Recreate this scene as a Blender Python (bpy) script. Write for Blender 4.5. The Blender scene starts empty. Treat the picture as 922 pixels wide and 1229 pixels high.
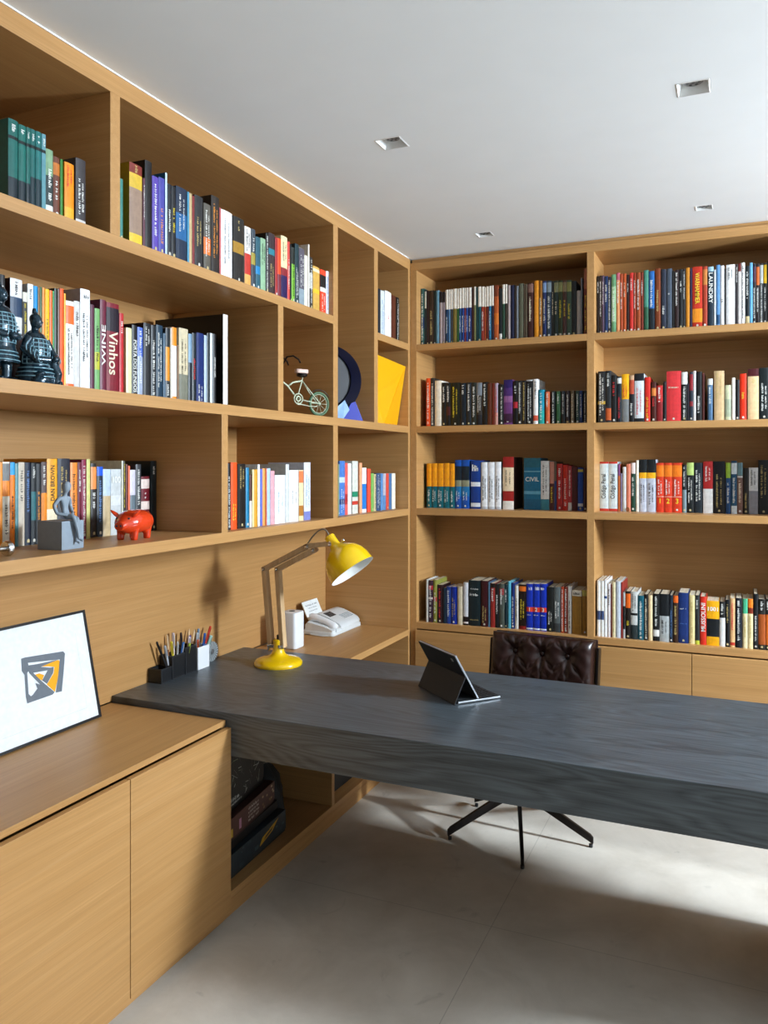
import bpy, bmesh, math, random, re
from mathutils import Vector, Matrix
random.seed(7)
PI = math.pi
SC = bpy.context.scene
COL = SC.collection

# ------------------------------------------------------------------ helpers
def lin(h):
    out = []
    for i in (0, 2, 4):
        v = int(h[i:i+2], 16) / 255
        out.append(v / 12.92 if v <= .04045 else ((v + .055) / 1.055) ** 2.4)
    return tuple(out)

class MB:
    """collects shapes; build() links them as ONE mesh object"""
    def __init__(self):
        self.v = []; self.f = []; self.c = []; self.m = []; self.col = None; self.mi = 0
    def add(self, verts, faces, xf=None):
        n = len(self.v)
        for p in verts:
            self.v.append(tuple(xf @ Vector(p)) if xf is not None else tuple(p))
        for fc in faces:
            self.f.append(tuple(n + i for i in fc)); self.c.append(self.col); self.m.append(self.mi)
        return self
    def box(self, x0, x1, y0, y1, z0, z1, xf=None):
        v = [(x0,y0,z0),(x1,y0,z0),(x1,y1,z0),(x0,y1,z0),(x0,y0,z1),(x1,y0,z1),(x1,y1,z1),(x0,y1,z1)]
        return self.add(v, [(0,3,2,1),(4,5,6,7),(0,1,5,4),(1,2,6,5),(2,3,7,6),(3,0,4,7)], xf)
    def loft(self, rings, cap=True, xf=None):
        n = len(rings[0]); v = [p for r in rings for p in r]; f = []
        for k in range(len(rings) - 1):
            for i in range(n):
                j = (i + 1) % n
                f.append((k*n+i, k*n+j, (k+1)*n+j, (k+1)*n+i))
        if cap:
            f.append(tuple(reversed(range(n)))); f.append(tuple((len(rings)-1)*n + i for i in range(n)))
        return self.add(v, f, xf)
    def lathe(self, prof, n=32, xf=None, cap=True):
        rings = [[(r*math.cos(2*PI*i/n), r*math.sin(2*PI*i/n), z) for i in range(n)] for r, z in prof]
        return self.loft(rings, cap, xf)
    def tube(self, pts, r, n=10, cap=True, flat=1.0):
        pts = [Vector(p) for p in pts]
        rs = r if isinstance(r, (list, tuple)) else [r] * len(pts)
        rings = []; prev = None
        for i, p in enumerate(pts):
            t = (pts[min(i+1, len(pts)-1)] - pts[max(i-1, 0)]).normalized()
            if prev is None:
                a = Vector((0,0,1)) if abs(t.z) < .9 else Vector((1,0,0))
                u = t.cross(a).normalized()
            else:
                u = (prev - t * prev.dot(t)).normalized()
            prev = u; w = t.cross(u)
            rings.append([tuple(p + u*rs[i]*math.cos(2*PI*k/n) + w*rs[i]*flat*math.sin(2*PI*k/n)) for k in range(n)])
        return self.loft(rings, cap)
    def bar(self, a, b, w, h, up=(0,0,1), ext=0):
        a, b = Vector(a), Vector(b); t = (b-a).normalized(); a = a - t*ext; b = b + t*ext
        s = t.cross(Vector(up)).normalized(); q = s.cross(t)
        v = [tuple(p + s*i*w/2 + q*j*h/2) for p in (a, b) for i, j in ((-1,-1),(1,-1),(1,1),(-1,1))]
        return self.add(v, [(3,2,1,0),(4,5,6,7),(0,1,5,4),(1,2,6,5),(2,3,7,6),(3,0,4,7)])
    def prism(self, poly, z0, z1, xf=None):
        n = len(poly)
        v = [(x,y,z0) for x,y in poly] + [(x,y,z1) for x,y in poly]
        f = [tuple(reversed(range(n))), tuple(range(n, 2*n))] + [(i,(i+1)%n,n+(i+1)%n,n+i) for i in range(n)]
        return self.add(v, f, xf)
    def ball(self, c, r, nu=16, nv=10, sc=(1,1,1), xf=None):
        rings = []
        for j in range(1, nv):
            a = PI*j/nv
            rings.append([(c[0]+r*sc[0]*math.sin(a)*math.cos(2*PI*i/nu), c[1]+r*sc[1]*math.sin(a)*math.sin(2*PI*i/nu), c[2]-r*sc[2]*math.cos(a)) for i in range(nu)])
        return self.loft(rings, True, xf)
    def torus(self, c, R, r, axis='x', nu=32, nv=10, a0=0, a1=2*PI, xf=None):
        full = abs(a1-a0-2*PI) < 1e-6
        pts = []
        m = nu if full else nu+1
        rings = []
        for i in range(m):
            a = a0 + (a1-a0)*i/nu
            ring = []
            for k in range(nv):
                b = 2*PI*k/nv
                q = R + r*math.cos(b); e = r*math.sin(b)
                x, y = q*math.cos(a), q*math.sin(a)
                p = {'x':(e,x,y),'y':(x,e,y),'z':(x,y,e)}[axis]
                ring.append((c[0]+p[0], c[1]+p[1], c[2]+p[2]))
            rings.append(ring)
        if full:
            rings.append(rings[0])
            return self.loft(rings, False, xf)
        return self.loft(rings, True, xf)
    def build(self, name, mat, parent=None, bevel=0, smooth=False, seg=2, fixn=True):
        me = bpy.data.meshes.new(name)
        me.from_pydata(self.v, [], self.f)
        mats = mat if isinstance(mat, (list, tuple)) else [mat]
        for m in mats: me.materials.append(m)
        if len(mats) > 1: me.polygons.foreach_set('material_index', self.m)
        if any(c is not None for c in self.c):
            at = me.color_attributes.new('Col', 'FLOAT_COLOR', 'CORNER')
            buf = []
            for p in me.polygons:
                c = self.c[p.index] or (.5,.5,.5)
                buf += [c[0], c[1], c[2], 1.0] * p.loop_total
            at.data.foreach_set('color', buf)
        me.update()
        if fixn or bevel:
            bm = bmesh.new(); bm.from_mesh(me)
            if fixn: bmesh.ops.recalc_face_normals(bm, faces=bm.faces)
            if bevel:
                bmesh.ops.remove_doubles(bm, verts=bm.verts, dist=1e-6)
                es = [e for e in bm.edges if len(e.link_faces) == 2 and e.calc_face_angle(0) > .6]
                bmesh.ops.bevel(bm, geom=es, offset=bevel, segments=seg, profile=.6, affect='EDGES', clamp_overlap=True)
            bm.to_mesh(me); bm.free()
        if smooth:
            me.polygons.foreach_set('use_smooth', [True]*len(me.polygons))
            if smooth != 'all':
                me.set_sharp_from_angle(angle=math.radians(40))
        o = bpy.data.objects.new(name, me); COL.objects.link(o)
        if parent is not None: o.parent = parent
        return o

def tag(o, label=None, cat=None, group=None, kind=None):
    if label: o['label'] = label
    if cat: o['category'] = cat
    if group: o['group'] = group
    if kind: o['kind'] = kind
    return o
def thing(name, label, cat, loc=(0,0,0), rz=0, group=None):
    o = bpy.data.objects.new(name, None); COL.objects.link(o)
    o.location = loc; o.rotation_euler = (0,0,rz); o.empty_display_size = .05
    return tag(o, label, cat, group)
def ev_mesh(o, name):
    """the object's mesh with its modifiers applied"""
    bpy.context.view_layer.update()
    dg = bpy.context.evaluated_depsgraph_get()
    me = bpy.data.meshes.new_from_object(o.evaluated_get(dg)); me.name = name
    return me

# ------------------------------------------------------------------ materials
def new_mat(name):
    m = bpy.data.materials.new(name); m.use_nodes = True
    nt = m.node_tree; b = nt.nodes['Principled BSDF']
    return m, nt, b
def N(nt, t, **kw):
    n = nt.nodes.new(t)
    for k, v in kw.items(): setattr(n, k, v)
    return n
def plain(name, hexc, rough=.5, metal=0, spec=.5, var=.06, scale=40, coat=0, bump=0):
    m, nt, b = new_mat(name)
    tc = N(nt, 'ShaderNodeTexCoord'); no = N(nt, 'ShaderNodeTexNoise'); no.inputs['Scale'].default_value = scale; no.inputs['Detail'].default_value = 4
    nt.links.new(tc.outputs['Object'], no.inputs['Vector'])
    cr = N(nt, 'ShaderNodeValToRGB'); c = lin(hexc)
    cr.color_ramp.elements[0].position = .3; cr.color_ramp.elements[1].position = .7
    cr.color_ramp.elements[0].color = tuple(max(0, x*(1-var)) for x in c) + (1,)
    cr.color_ramp.elements[1].color = tuple(min(1, x*(1+var)) for x in c) + (1,)
    nt.links.new(no.outputs['Fac'], cr.inputs['Fac']); nt.links.new(cr.outputs['Color'], b.inputs['Base Color'])
    b.inputs['Roughness'].default_value = rough; b.inputs['Metallic'].default_value = metal
    b.inputs['Specular IOR Level'].default_value = spec; b.inputs['Coat Weight'].default_value = coat
    if bump:
        bp = N(nt, 'ShaderNodeBump'); bp.inputs['Strength'].default_value = bump; bp.inputs['Distance'].default_value = .002
        nt.links.new(no.outputs['Fac'], bp.inputs['Height']); nt.links.new(bp.outputs['Normal'], b.inputs['Normal'])
    return m
def wood(name, scale, stops, rough=.42, fine=1.0, spec=.4, streak=(.91, 1.06)):
    """veneer: two stretched noises along the grain"""
    m, nt, b = new_mat(name)
    tc = N(nt, 'ShaderNodeTexCoord'); mp = N(nt, 'ShaderNodeMapping'); mp.inputs['Scale'].default_value = scale
    nt.links.new(tc.outputs['Object'], mp.inputs['Vector'])
    n1 = N(nt, 'ShaderNodeTexNoise'); n1.inputs['Scale'].default_value = 1.0; n1.inputs['Detail'].default_value = 5; n1.inputs['Roughness'].default_value = .6; n1.inputs['Distortion'].default_value = .6
    nt.links.new(mp.outputs['Vector'], n1.inputs['Vector'])
    mp2 = N(nt, 'ShaderNodeMapping'); mp2.inputs['Scale'].default_value = tuple(s*6 if s > 8 else s*1.6 for s in scale)
    nt.links.new(tc.outputs['Object'], mp2.inputs['Vector'])
    n2 = N(nt, 'ShaderNodeTexNoise'); n2.inputs['Scale'].default_value = 1.0; n2.inputs['Detail'].default_value = 3
    nt.links.new(mp2.outputs['Vector'], n2.inputs['Vector'])
    cr = N(nt, 'ShaderNodeValToRGB'); el = cr.color_ramp.elements
    el[0].position, el[1].position = stops[0][0], stops[-1][0]
    el[0].color = lin(stops[0][1]) + (1,); el[1].color = lin(stops[-1][1]) + (1,)
    for p, h in stops[1:-1]:
        e = el.new(p); e.color = lin(h) + (1,)
    nt.links.new(n1.outputs['Fac'], cr.inputs['Fac'])
    mr = N(nt, 'ShaderNodeMapRange'); mr.inputs['From Min'].default_value = .3; mr.inputs['From Max'].default_value = .7
    mr.inputs['To Min'].default_value = streak[0]; mr.inputs['To Max'].default_value = streak[1]
    nt.links.new(n2.outputs['Fac'], mr.inputs['Value'])
    mx = N(nt, 'ShaderNodeVectorMath', operation='SCALE')
    nt.links.new(cr.outputs['Color'], mx.inputs[0]); nt.links.new(mr.outputs['Result'], mx.inputs['Scale'])
    nt.links.new(mx.outputs['Vector'], b.inputs['Base Color'])
    b.inputs['Roughness'].default_value = rough; b.inputs['Specular IOR Level'].default_value = spec
    bp = N(nt, 'ShaderNodeBump'); bp.inputs['Strength'].default_value = .15; bp.inputs['Distance'].default_value = .001
    nt.links.new(n2.outputs['Fac'], bp.inputs['Height']); nt.links.new(bp.outputs['Normal'], b.inputs['Normal'])
    return m
OAK = [(.2, 'ae7f4a'), (.42, 'b48651'), (.6, 'ba8c57'), (.82, 'c19563')]
M = {}
M['oak_y'] = wood('oak_veneer_along_y', (48, 1.5, 48), OAK)
M['oak_x'] = wood('oak_veneer_along_x', (1.5, 48, 48), OAK)
# grey stained oak with cathedral figure
def desk_material():
    m, nt, b = new_mat('grey_stained_oak')
    tc = N(nt, 'ShaderNodeTexCoord')
    mp = N(nt, 'ShaderNodeMapping'); mp.inputs['Scale'].default_value = (.75, 5.5, 5.5); mp.inputs['Location'].default_value = (.35, .2, .1)
    nt.links.new(tc.outputs['Object'], mp.inputs['Vector'])
    n1 = N(nt, 'ShaderNodeTexNoise'); n1.inputs['Scale'].default_value = 1.5; n1.inputs['Detail'].default_value = 1.5; n1.inputs['Roughness'].default_value = .4
    nt.links.new(mp.outputs['Vector'], n1.inputs['Vector'])
    mu = N(nt, 'ShaderNodeMath', operation='MULTIPLY'); mu.inputs[1].default_value = 24; nt.links.new(n1.outputs['Fac'], mu.inputs[0])
    fr = N(nt, 'ShaderNodeMath', operation='PINGPONG'); fr.inputs[1].default_value = .5; nt.links.new(mu.outputs[0], fr.inputs[0])
    mp2 = N(nt, 'ShaderNodeMapping'); mp2.inputs['Scale'].default_value = (7, 190, 190); nt.links.new(tc.outputs['Object'], mp2.inputs['Vector'])
    n2 = N(nt, 'ShaderNodeTexNoise'); n2.inputs['Scale'].default_value = 1; n2.inputs['Detail'].default_value = 4; nt.links.new(mp2.outputs['Vector'], n2.inputs['Vector'])
    mp3 = N(nt, 'ShaderNodeMapping'); mp3.inputs['Scale'].default_value = (1.5, 14, 14); nt.links.new(tc.outputs['Object'], mp3.inputs['Vector'])
    n3 = N(nt, 'ShaderNodeTexNoise'); n3.inputs['Scale'].default_value = 1; n3.inputs['Detail'].default_value = 5; nt.links.new(mp3.outputs['Vector'], n3.inputs['Vector'])
    a = N(nt, 'ShaderNodeMath', operation='MULTIPLY'); a.inputs[1].default_value = .5; nt.links.new(fr.outputs[0], a.inputs[0])
    c = N(nt, 'ShaderNodeMath', operation='MULTIPLY_ADD'); c.inputs[1].default_value = .55; nt.links.new(n2.outputs['Fac'], c.inputs[0]); nt.links.new(a.outputs[0], c.inputs[2])
    d = N(nt, 'ShaderNodeMath', operation='MULTIPLY_ADD'); d.inputs[1].default_value = .35; nt.links.new(n3.outputs['Fac'], d.inputs[0]); nt.links.new(c.outputs[0], d.inputs[2])
    cr = N(nt, 'ShaderNodeValToRGB'); el = cr.color_ramp.elements
    el[0].position, el[1].position = .34, .8; el[0].color = lin('2a2f33') + (1,); el[1].color = lin('566067') + (1,)
    nt.links.new(d.outputs[0], cr.inputs['Fac']); nt.links.new(cr.outputs['Color'], b.inputs['Base Color'])
    b.inputs['Roughness'].default_value = .38; b.inputs['Specular IOR Level'].default_value = .7
    bp = N(nt, 'ShaderNodeBump'); bp.inputs['Strength'].default_value = .25; bp.inputs['Distance'].default_value = .0012
    nt.links.new(d.outputs[0], bp.inputs['Height']); nt.links.new(bp.outputs['Normal'], b.inputs['Normal'])
    return m
M['desk'] = desk_material()
def floor_material():
    m, nt, b = new_mat('pale_stone_tiles')
    tc = N(nt, 'ShaderNodeTexCoord')
    n1 = N(nt, 'ShaderNodeTexNoise'); n1.inputs['Scale'].default_value = 3.5; n1.inputs['Detail'].default_value = 9; n1.inputs['Roughness'].default_value = .65; n1.inputs['Distortion'].default_value = .4
    nt.links.new(tc.outputs['Object'], n1.inputs['Vector'])
    cr = N(nt, 'ShaderNodeValToRGB'); el = cr.color_ramp.elements
    el[0].position, el[1].position = .3, .72; el[0].color = lin('b8b0a4') + (1,); el[1].color = lin('d2cbc0') + (1,)
    nt.links.new(n1.outputs['Fac'], cr.inputs['Fac'])
    # darker veins and flecks
    n2 = N(nt, 'ShaderNodeTexNoise'); n2.inputs['Scale'].default_value = 6; n2.inputs['Detail'].default_value = 6; n2.inputs['Distortion'].default_value = 1.6
    nt.links.new(tc.outputs['Object'], n2.inputs['Vector'])
    v = N(nt, 'ShaderNodeMapRange'); v.inputs['From Min'].default_value = .66; v.inputs['From Max'].default_value = .74; v.inputs['To Min'].default_value = 1; v.inputs['To Max'].default_value = .82
    nt.links.new(n2.outputs['Fac'], v.inputs['Value'])
    # joints: x = .848 + k*1.18, y = -1.375 + k*.98
    sx = N(nt, 'ShaderNodeSeparateXYZ'); nt.links.new(tc.outputs['Object'], sx.inputs[0])
    def joint(out, off, per):
        s = N(nt, 'ShaderNodeMath', operation='ADD'); s.inputs[1].default_value = off; nt.links.new(out, s.inputs[0])
        p = N(nt, 'ShaderNodeMath', operation='PINGPONG'); p.inputs[1].default_value = per/2; nt.links.new(s.outputs[0], p.inputs[0])
        l = N(nt, 'ShaderNodeMath', operation='LESS_THAN'); l.inputs[1].default_value = .0014; nt.links.new(p.outputs[0], l.inputs[0])
        return l
    jx = joint(sx.outputs['X'], -.848 + 1.18*10, 1.18); jy = joint(sx.outputs['Y'], 1.375 + .98*10, .98)
    mxj = N(nt, 'ShaderNodeMath', operation='MAXIMUM'); nt.links.new(jx.outputs[0], mxj.inputs[0]); nt.links.new(jy.outputs[0], mxj.inputs[1])
    jr = N(nt, 'ShaderNodeMapRange'); jr.inputs['To Min'].default_value = 1; jr.inputs['To Max'].default_value = .7; nt.links.new(mxj.outputs[0], jr.inputs['Value'])
    mu = N(nt, 'ShaderNodeMath', operation='MULTIPLY'); nt.links.new(v.outputs[0], mu.inputs[0]); nt.links.new(jr.outputs[0], mu.inputs[1])
    sc = N(nt, 'ShaderNodeVectorMath', operation='SCALE'); nt.links.new(cr.outputs['Color'], sc.inputs[0]); nt.links.new(mu.outputs[0], sc.inputs['Scale'])
    nt.links.new(sc.outputs['Vector'], b.inputs['Base Color'])
    b.inputs['Roughness'].default_value = .55; b.inputs['Specular IOR Level'].default_value = .35
    return m
M['floor'] = floor_material()
M['plaster'] = plain('white_plaster', 'f3f6f8', .85, spec=.2, var=.01, scale=6)
M['wallpaint'] = plain('warm_grey_wall_paint', '8f8a82', .85, spec=.2, var=.015, scale=5)
M['trimwhite'] = plain('white_lacquer', 'f4f4f2', .5)
def print_material(name, rough, amount=.12):
    m, nt, b = new_mat(name)
    at = N(nt, 'ShaderNodeAttribute'); at.attribute_name = 'Col'
    tc = N(nt, 'ShaderNodeTexCoord'); no = N(nt, 'ShaderNodeTexNoise'); no.inputs['Scale'].default_value = 60; no.inputs['Detail'].default_value = 5
    nt.links.new(tc.outputs['Object'], no.inputs['Vector'])
    mr = N(nt, 'ShaderNodeMapRange'); mr.inputs['From Min'].default_value = .3; mr.inputs['From Max'].default_value = .7; mr.inputs['To Min'].default_value = 1-amount; mr.inputs['To Max'].default_value = 1+amount
    nt.links.new(no.outputs['Fac'], mr.inputs['Value'])
    sc = N(nt, 'ShaderNodeVectorMath', operation='SCALE'); nt.links.new(at.outputs['Color'], sc.inputs[0]); nt.links.new(mr.outputs[0], sc.inputs['Scale'])
    nt.links.new(sc.outputs['Vector'], b.inputs['Base Color'])
    b.inputs['Roughness'].default_value = rough; b.inputs['Specular IOR Level'].default_value = .4
    return m
M['print'] = print_material('printed_cover', .42)
M['art'] = print_material('ink_and_paper', .8, .05)
def paper_material():
    m, nt, b = new_mat('page_edges')
    tc = N(nt, 'ShaderNodeTexCoord'); mp = N(nt, 'ShaderNodeMapping'); mp.inputs['Scale'].default_value = (900, 8, 8)
    nt.links.new(tc.outputs['Object'], mp.inputs['Vector'])
    no = N(nt, 'ShaderNodeTexNoise'); no.inputs['Scale'].default_value = 1; nt.links.new(mp.outputs['Vector'], no.inputs['Vector'])
    cr = N(nt, 'ShaderNodeValToRGB'); cr.color_ramp.elements[0].color = lin('b9a98e') + (1,); cr.color_ramp.elements[1].color = lin('ded2bb') + (1,)
    cr.color_ramp.elements[0].position = .35; cr.color_ramp.elements[1].position = .65
    nt.links.new(no.outputs['Fac'], cr.inputs['Fac']); nt.links.new(cr.outputs['Color'], b.inputs['Base Color'])
    b.inputs['Roughness'].default_value = .9; b.inputs['Specular IOR Level'].default_value = .1
    return m
M['pages'] = paper_material()
M['yellow'] = plain('yellow_enamel', 'f2c40c', .22, spec=.5, var=.02, coat=.5)
M['enamel_white'] = plain('white_enamel', 'f2f1ec', .35, var=.01)
M['chrome'] = plain('chrome', 'd8d8d8', .18, 1, var=.03)
M['lampwood'] = wood('ash_lamp_arm', (40, 40, 6), [(.3,'c7a173'),(.7,'dcbb90')], .5)
M['black'] = plain('black_plastic', '1b1c1e', .4)
M['cable'] = plain('grey_cable', '7d7468', .5)
M['white_plastic'] = plain('white_plastic', 'e9eaec', .35, var=.015)
M['fax'] = plain('pale_grey_plastic', 'd9dcdc', .4, var=.02)
M['darkgrey'] = plain('dark_grey_plastic', '4a4d50', .45)
M['leather_black'] = plain('black_leather', '15171a', .38, var=.15, scale=300, bump=.3)
M['leather'] = plain('dark_brown_leather', '25120f', .3, var=.3, scale=26, bump=.08, spec=.45)
M['steel'] = plain('dark_bronze_metal', '2b2624', .35, .8, var=.1)
M['alu'] = plain('brushed_aluminium', 'b9bcc0', .3, .9)
M['slate'] = plain('charcoal_case_fabric', '1d2023', .65, var=.12, scale=400)
M['screen'] = plain('screen_glass', '08090a', .08)
M['bronze'] = plain('blue_black_glaze', '1d333f', .24, .25, var=.5, scale=70, coat=.3)
M['bronze_hi'] = plain('blue_grey_glaze', '7fa6b4', .3, .2, var=.35, scale=120)
M['stone'] = plain('blue_grey_resin', '8894a0', .6, var=.05, scale=60)
M['stone_dark'] = plain('dark_grey_stone', '5b6068', .75, var=.12, scale=120)
M['redglaze'] = plain('orange_red_glaze', 'e0401a', .16, var=.05, scale=20, coat=.6)
M['bikegreen'] = plain('green_rubber', '466544', .55, var=.25, scale=120)
M['bikeframe'] = plain('pale_green_enamel', 'c7d0b4', .4, var=.3, scale=180)
M['pinkwhite'] = plain('pale_pink_vinyl', 'e3c4b6', .5)
M['disc_grey'] = plain('graphite_paint', '2a2a30', .4, var=.06)
M['navy'] = plain('navy_paint', '080d2c', .3, var=.08)
M['cobalt'] = plain('cobalt_paint', '0c22a4', .35, var=.05)
M['lightblue'] = plain('pale_blue_paint', '6d9ac6', .4, var=.2, scale=25)
M['amber'] = plain('amber_yellow_paint', 'f0a800', .45, var=.02)
M['frame_black'] = plain('black_frame_wood', '17181a', .35)
M['spot'] = plain('lamp_reflector', '8b8d8e', .35, .6, var=.3, scale=300)
M['glassy'] = plain('clear_grey_plastic', 'aab2b6', .25, var=.15, scale=80)
def stripes_dial():
    m, nt, b = new_mat('radial_ribbed_metal')
    tc = N(nt, 'ShaderNodeTexCoord'); g = N(nt, 'ShaderNodeTexGradient', gradient_type='RADIAL')
    mp = N(nt, 'ShaderNodeMapping'); mp.inputs['Rotation'].default_value = (0, PI/2, 0)
    nt.links.new(tc.outputs['Object'], mp.inputs['Vector']); nt.links.new(mp.outputs['Vector'], g.inputs['Vector'])
    mu = N(nt, 'ShaderNodeMath', operation='MULTIPLY'); mu.inputs[1].default_value = 22; nt.links.new(g.outputs['Fac'], mu.inputs[0])
    p = N(nt, 'ShaderNodeMath', operation='PINGPONG'); p.inputs[1].default_value = .5; nt.links.new(mu.outputs[0], p.inputs[0])
    cr = N(nt, 'ShaderNodeValToRGB'); cr.color_ramp.elements[0].position = .1; cr.color_ramp.elements[1].position = .3
    cr.color_ramp.elements[0].color = lin('5c6468') + (1,); cr.color_ramp.elements[1].color = lin('b9c0c2') + (1,)
    nt.links.new(p.outputs[0], cr.inputs['Fac']); nt.links.new(cr.outputs['Color'], b.inputs['Base Color'])
    b.inputs['Roughness'].default_value = .35; b.inputs['Metallic'].default_value = .4
    return m
M['dial'] = stripes_dial()
# ------------------------------------------------------------------ the setting
ZC = 2.668
def struct(name, mb, mat, **kw):
    o = mb.build(name, mat, **kw); o['kind'] = 'structure'; return o
struct('floor', MB().box(-.56, 4.35, -6.4, .36, -.08, 0), M['floor'])
# ceiling: slab with four square openings for the recessed spots
SPOTS = [(.52, -1.462, .048, False), (1.490, -1.476, .048, False), (.498, -.281, .041, True), (1.478, -.288, .037, True)]
def ceiling():
    mb = MB()
    xs = sorted({-.56, 4.35} | {round(c + s*h, 4) for c, _, h, _ in SPOTS for s in (-1, 1)})
    ys = sorted({-6.4, .36} | {round(c + s*h, 4) for _, c, h, _ in SPOTS for s in (-1, 1)})
    for i in range(len(xs)-1):
        for j in range(len(ys)-1):
            cx, cy = (xs[i]+xs[i+1])/2, (ys[j]+ys[j+1])/2
            if any(abs(cx-a) < h and abs(cy-b) < h for a, b, h, _ in SPOTS): continue
            mb.box(xs[i], xs[i+1], ys[j], ys[j+1], ZC, ZC+.12)
    return mb
struct('ceiling', ceiling(), M['plaster'])
struct('wall_left', MB().box(-.66, -.56, -6.4, .46, -.08, ZC+.12), M['wallpaint'])
struct('wall_back', MB().box(-.66, 4.35, .36, .46, -.08, ZC+.12), M['wallpaint'])
struct('wall_rear', MB().box(-.66, 4.45, -6.5, -6.4, -.08, ZC+.12), M['wallpaint'])
# right wall, with a narrow tall opening and a wide one nearer the camera
W1 = (-1.300, -.93, .10, 1.36); W3 = (-1.22, -.84, 1.75, 2.58); W2 = (-5.9, -2.35, .10, 2.45)
wr = MB()
wr.box(4.35, 4.45, -6.4, W2[0], -.08, ZC+.12); wr.box(4.35, 4.45, W2[1], W3[0], -.08, ZC+.12); wr.box(4.35, 4.45, W3[1], .46, -.08, ZC+.12)
wr.box(4.35, 4.45, *W2[:2], W2[3], ZC+.12); wr.box(4.35, 4.45, *W2[:2], -.08, W2[2])
wr.box(4.35, 4.45, W3[0], W3[1], W3[3], ZC+.12); wr.box(4.35, 4.45, W3[0], W3[1], W1[3], W3[2]); wr.box(4.35, 4.45, W3[0], W1[0], W1[2], W1[3]); wr.box(4.35, 4.45, W1[1], W3[1], W1[2], W1[3]); wr.box(4.35, 4.45, W3[0], W3[1], -.08, W1[2])
struct('wall_right', wr, M['wallpaint'])
for n, w in (('window_1', W1), ('window_2', W2), ('window_3', W3)):
    fr = MB(); t = .004 if n == 'window_1' else .03
    fr.box(4.38, 4.42, w[0], w[0]+t, w[2], w[3]).box(4.38, 4.42, w[1]-t, w[1], w[2], w[3]).box(4.38, 4.42, w[0]+t, w[1]-t, w[2], w[2]+t).box(4.38, 4.42, w[0]+t, w[1]-t, w[3]-t, w[3])
    if n != 'window_1': fr.box(4.425, 4.43, w[0], w[1], w[2], w[3])          # unseen white sheet added across the opening to block the sun
    struct(n, fr, M['trimwhite'])
struct('trim_1', MB().box(-.5, .0015, -3.3, -.02, 2.6642, ZC), M['trimwhite'])

for i, (cx, cy, h, small) in enumerate(SPOTS):
    lab = ['recessed square ceiling spotlight nearest the left bookcase', 'recessed square ceiling spotlight at upper right, nearest the camera',
           'small flush ceiling spotlight near the room corner', 'small flush ceiling spotlight above the right back bay'][i]
    t = thing('ceiling_spotlight', lab, 'ceiling light', (cx, cy, ZC), group='spotlights set into the ceiling')
    d = .040 if not small else .012
    g = h - .0008; w = .004
    hs = MB()
    inn = h*.62 if not small else h*.8
    # flared housing: outer square ring, sloping walls, top plate
    def sq(a, z): return [(-a,-a,z),(a,-a,z),(a,a,z),(-a,a,z)]
    hs.loft([sq(g, 0), sq(g-w, -.0015), sq(inn, d), sq(inn+w, d+.002), sq(g, d+.002)], cap=False)
    hs.add(sq(inn+w, d+.002), [(0,1,2,3)])
    hs.build('housing', M['trimwhite'], t)
    k_ = .6 if not small else .5
    rl = MB().lathe([(.001, d*(1-k_)), (inn*.80, d*(1-k_)), (inn*.95, d*(1-k_)+.002), (inn*.95, d)], 28)
    r = rl.build('reflector', M['spot'], t, smooth=True)
    bl = MB()
    for k in range(7):
        a = 2*PI*k/6; rr = 0 if k == 6 else inn*.55
        bl.ball((rr*math.cos(a), rr*math.sin(a), d*(1-k_)), inn*.16, 8, 6, (1,1,.4))
    bl.build('bulb_lens', M['darkgrey'], r, smooth='all')

# ------------------------------------------------------------------ left bookcase (front at x = 0, back at x = -.5)
OY, OX = M['oak_y'], M['oak_x']
BV = .0012
T = .0355
ZA, ZB, ZCs = 2.2094, 1.7677, 1.3281      # tops of the three upper shelves
Y0 = -3.25
lb = thing('bookcase', 'tall oak bookcase along the left wall with open cubbies', 'bookcase', (0,0,0))
def L(name, x0, x1, y0, y1, z0, z1, mat=OY): return MB().box(x0,x1,y0,y1,z0,z1).build(name, mat, lb, bevel=BV)
L('back_panel', -.52, -.5, Y0, -.0005, .69, 2.6595)
L('top_rail', -.5, 0, Y0, -.0005, 2.6075, 2.6638)
L('shelf', -.5, 0, Y0, -.8975, ZA-T, ZA)
L('shelf', -.5, 0, -.424, -.0285, ZA-T, ZA)
L('shelf', -.5, 0, Y0, -.0285, ZB-T, ZB)
L('shelf', -.5, 0, Y0, -.0285, ZCs-T, ZCs)
L('divider', -.5, 0, -2.2535, -2.2145, ZA, 2.6075, OX)
L('divider', -.5, 0, -.8975, -.8535, ZB, 2.6075, OX)
L('divider', -.5, 0, -.4665, -.4245, ZB, 2.6075, OX)
L('divider', -.5, 0, -1.3555, -1.3165, ZB, ZA-T, OX)
L('divider', -.5, 0, -1.7225, -1.6865, ZCs, ZB-T, OX)
L('divider', -.5, 0, -.8975, -.8535, ZCs, ZB-T, OX)
L('end_panel', -.5, 0, -.0285, -.0005, .69, 2.6075, OX)

# ------------------------------------------------------------------ back bookcase (front at y = 0)
bb = thing('bookcase', 'tall oak bookcase across the back wall above a row of drawers', 'bookcase', (0,0,0))
def Bk(name, x0, x1, y0, y1, z0, z1, mat=OX): return MB().box(x0,x1,y0,y1,z0,z1).build(name, mat, bb, bevel=BV)
X2, X3, XE = .934, 1.868, 2.80
Bk('back_panel', .0005, XE+.036, .30, .32, .08, 2.645)
for a in (.0005, X2, X3, XE): Bk('side_panel', a, a+.0355, 0, .30, .08, 2.6045, OY)
Bk('top_rail', .0005, XE+.036, 0, .30, 2.6045, 2.645)
Bk('filler_strip', .0005, XE+.036, .022, .30, 2.645, ZC-.001)
for a, b in ((.036, X2), (X2+.0355, X3), (X3+.0355, XE)):
    for zt in (2.2094-.004, 1.7677, 1.3281, .7195):
        Bk('shelf', a, b, 0, .30, zt-.034, zt)
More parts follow.
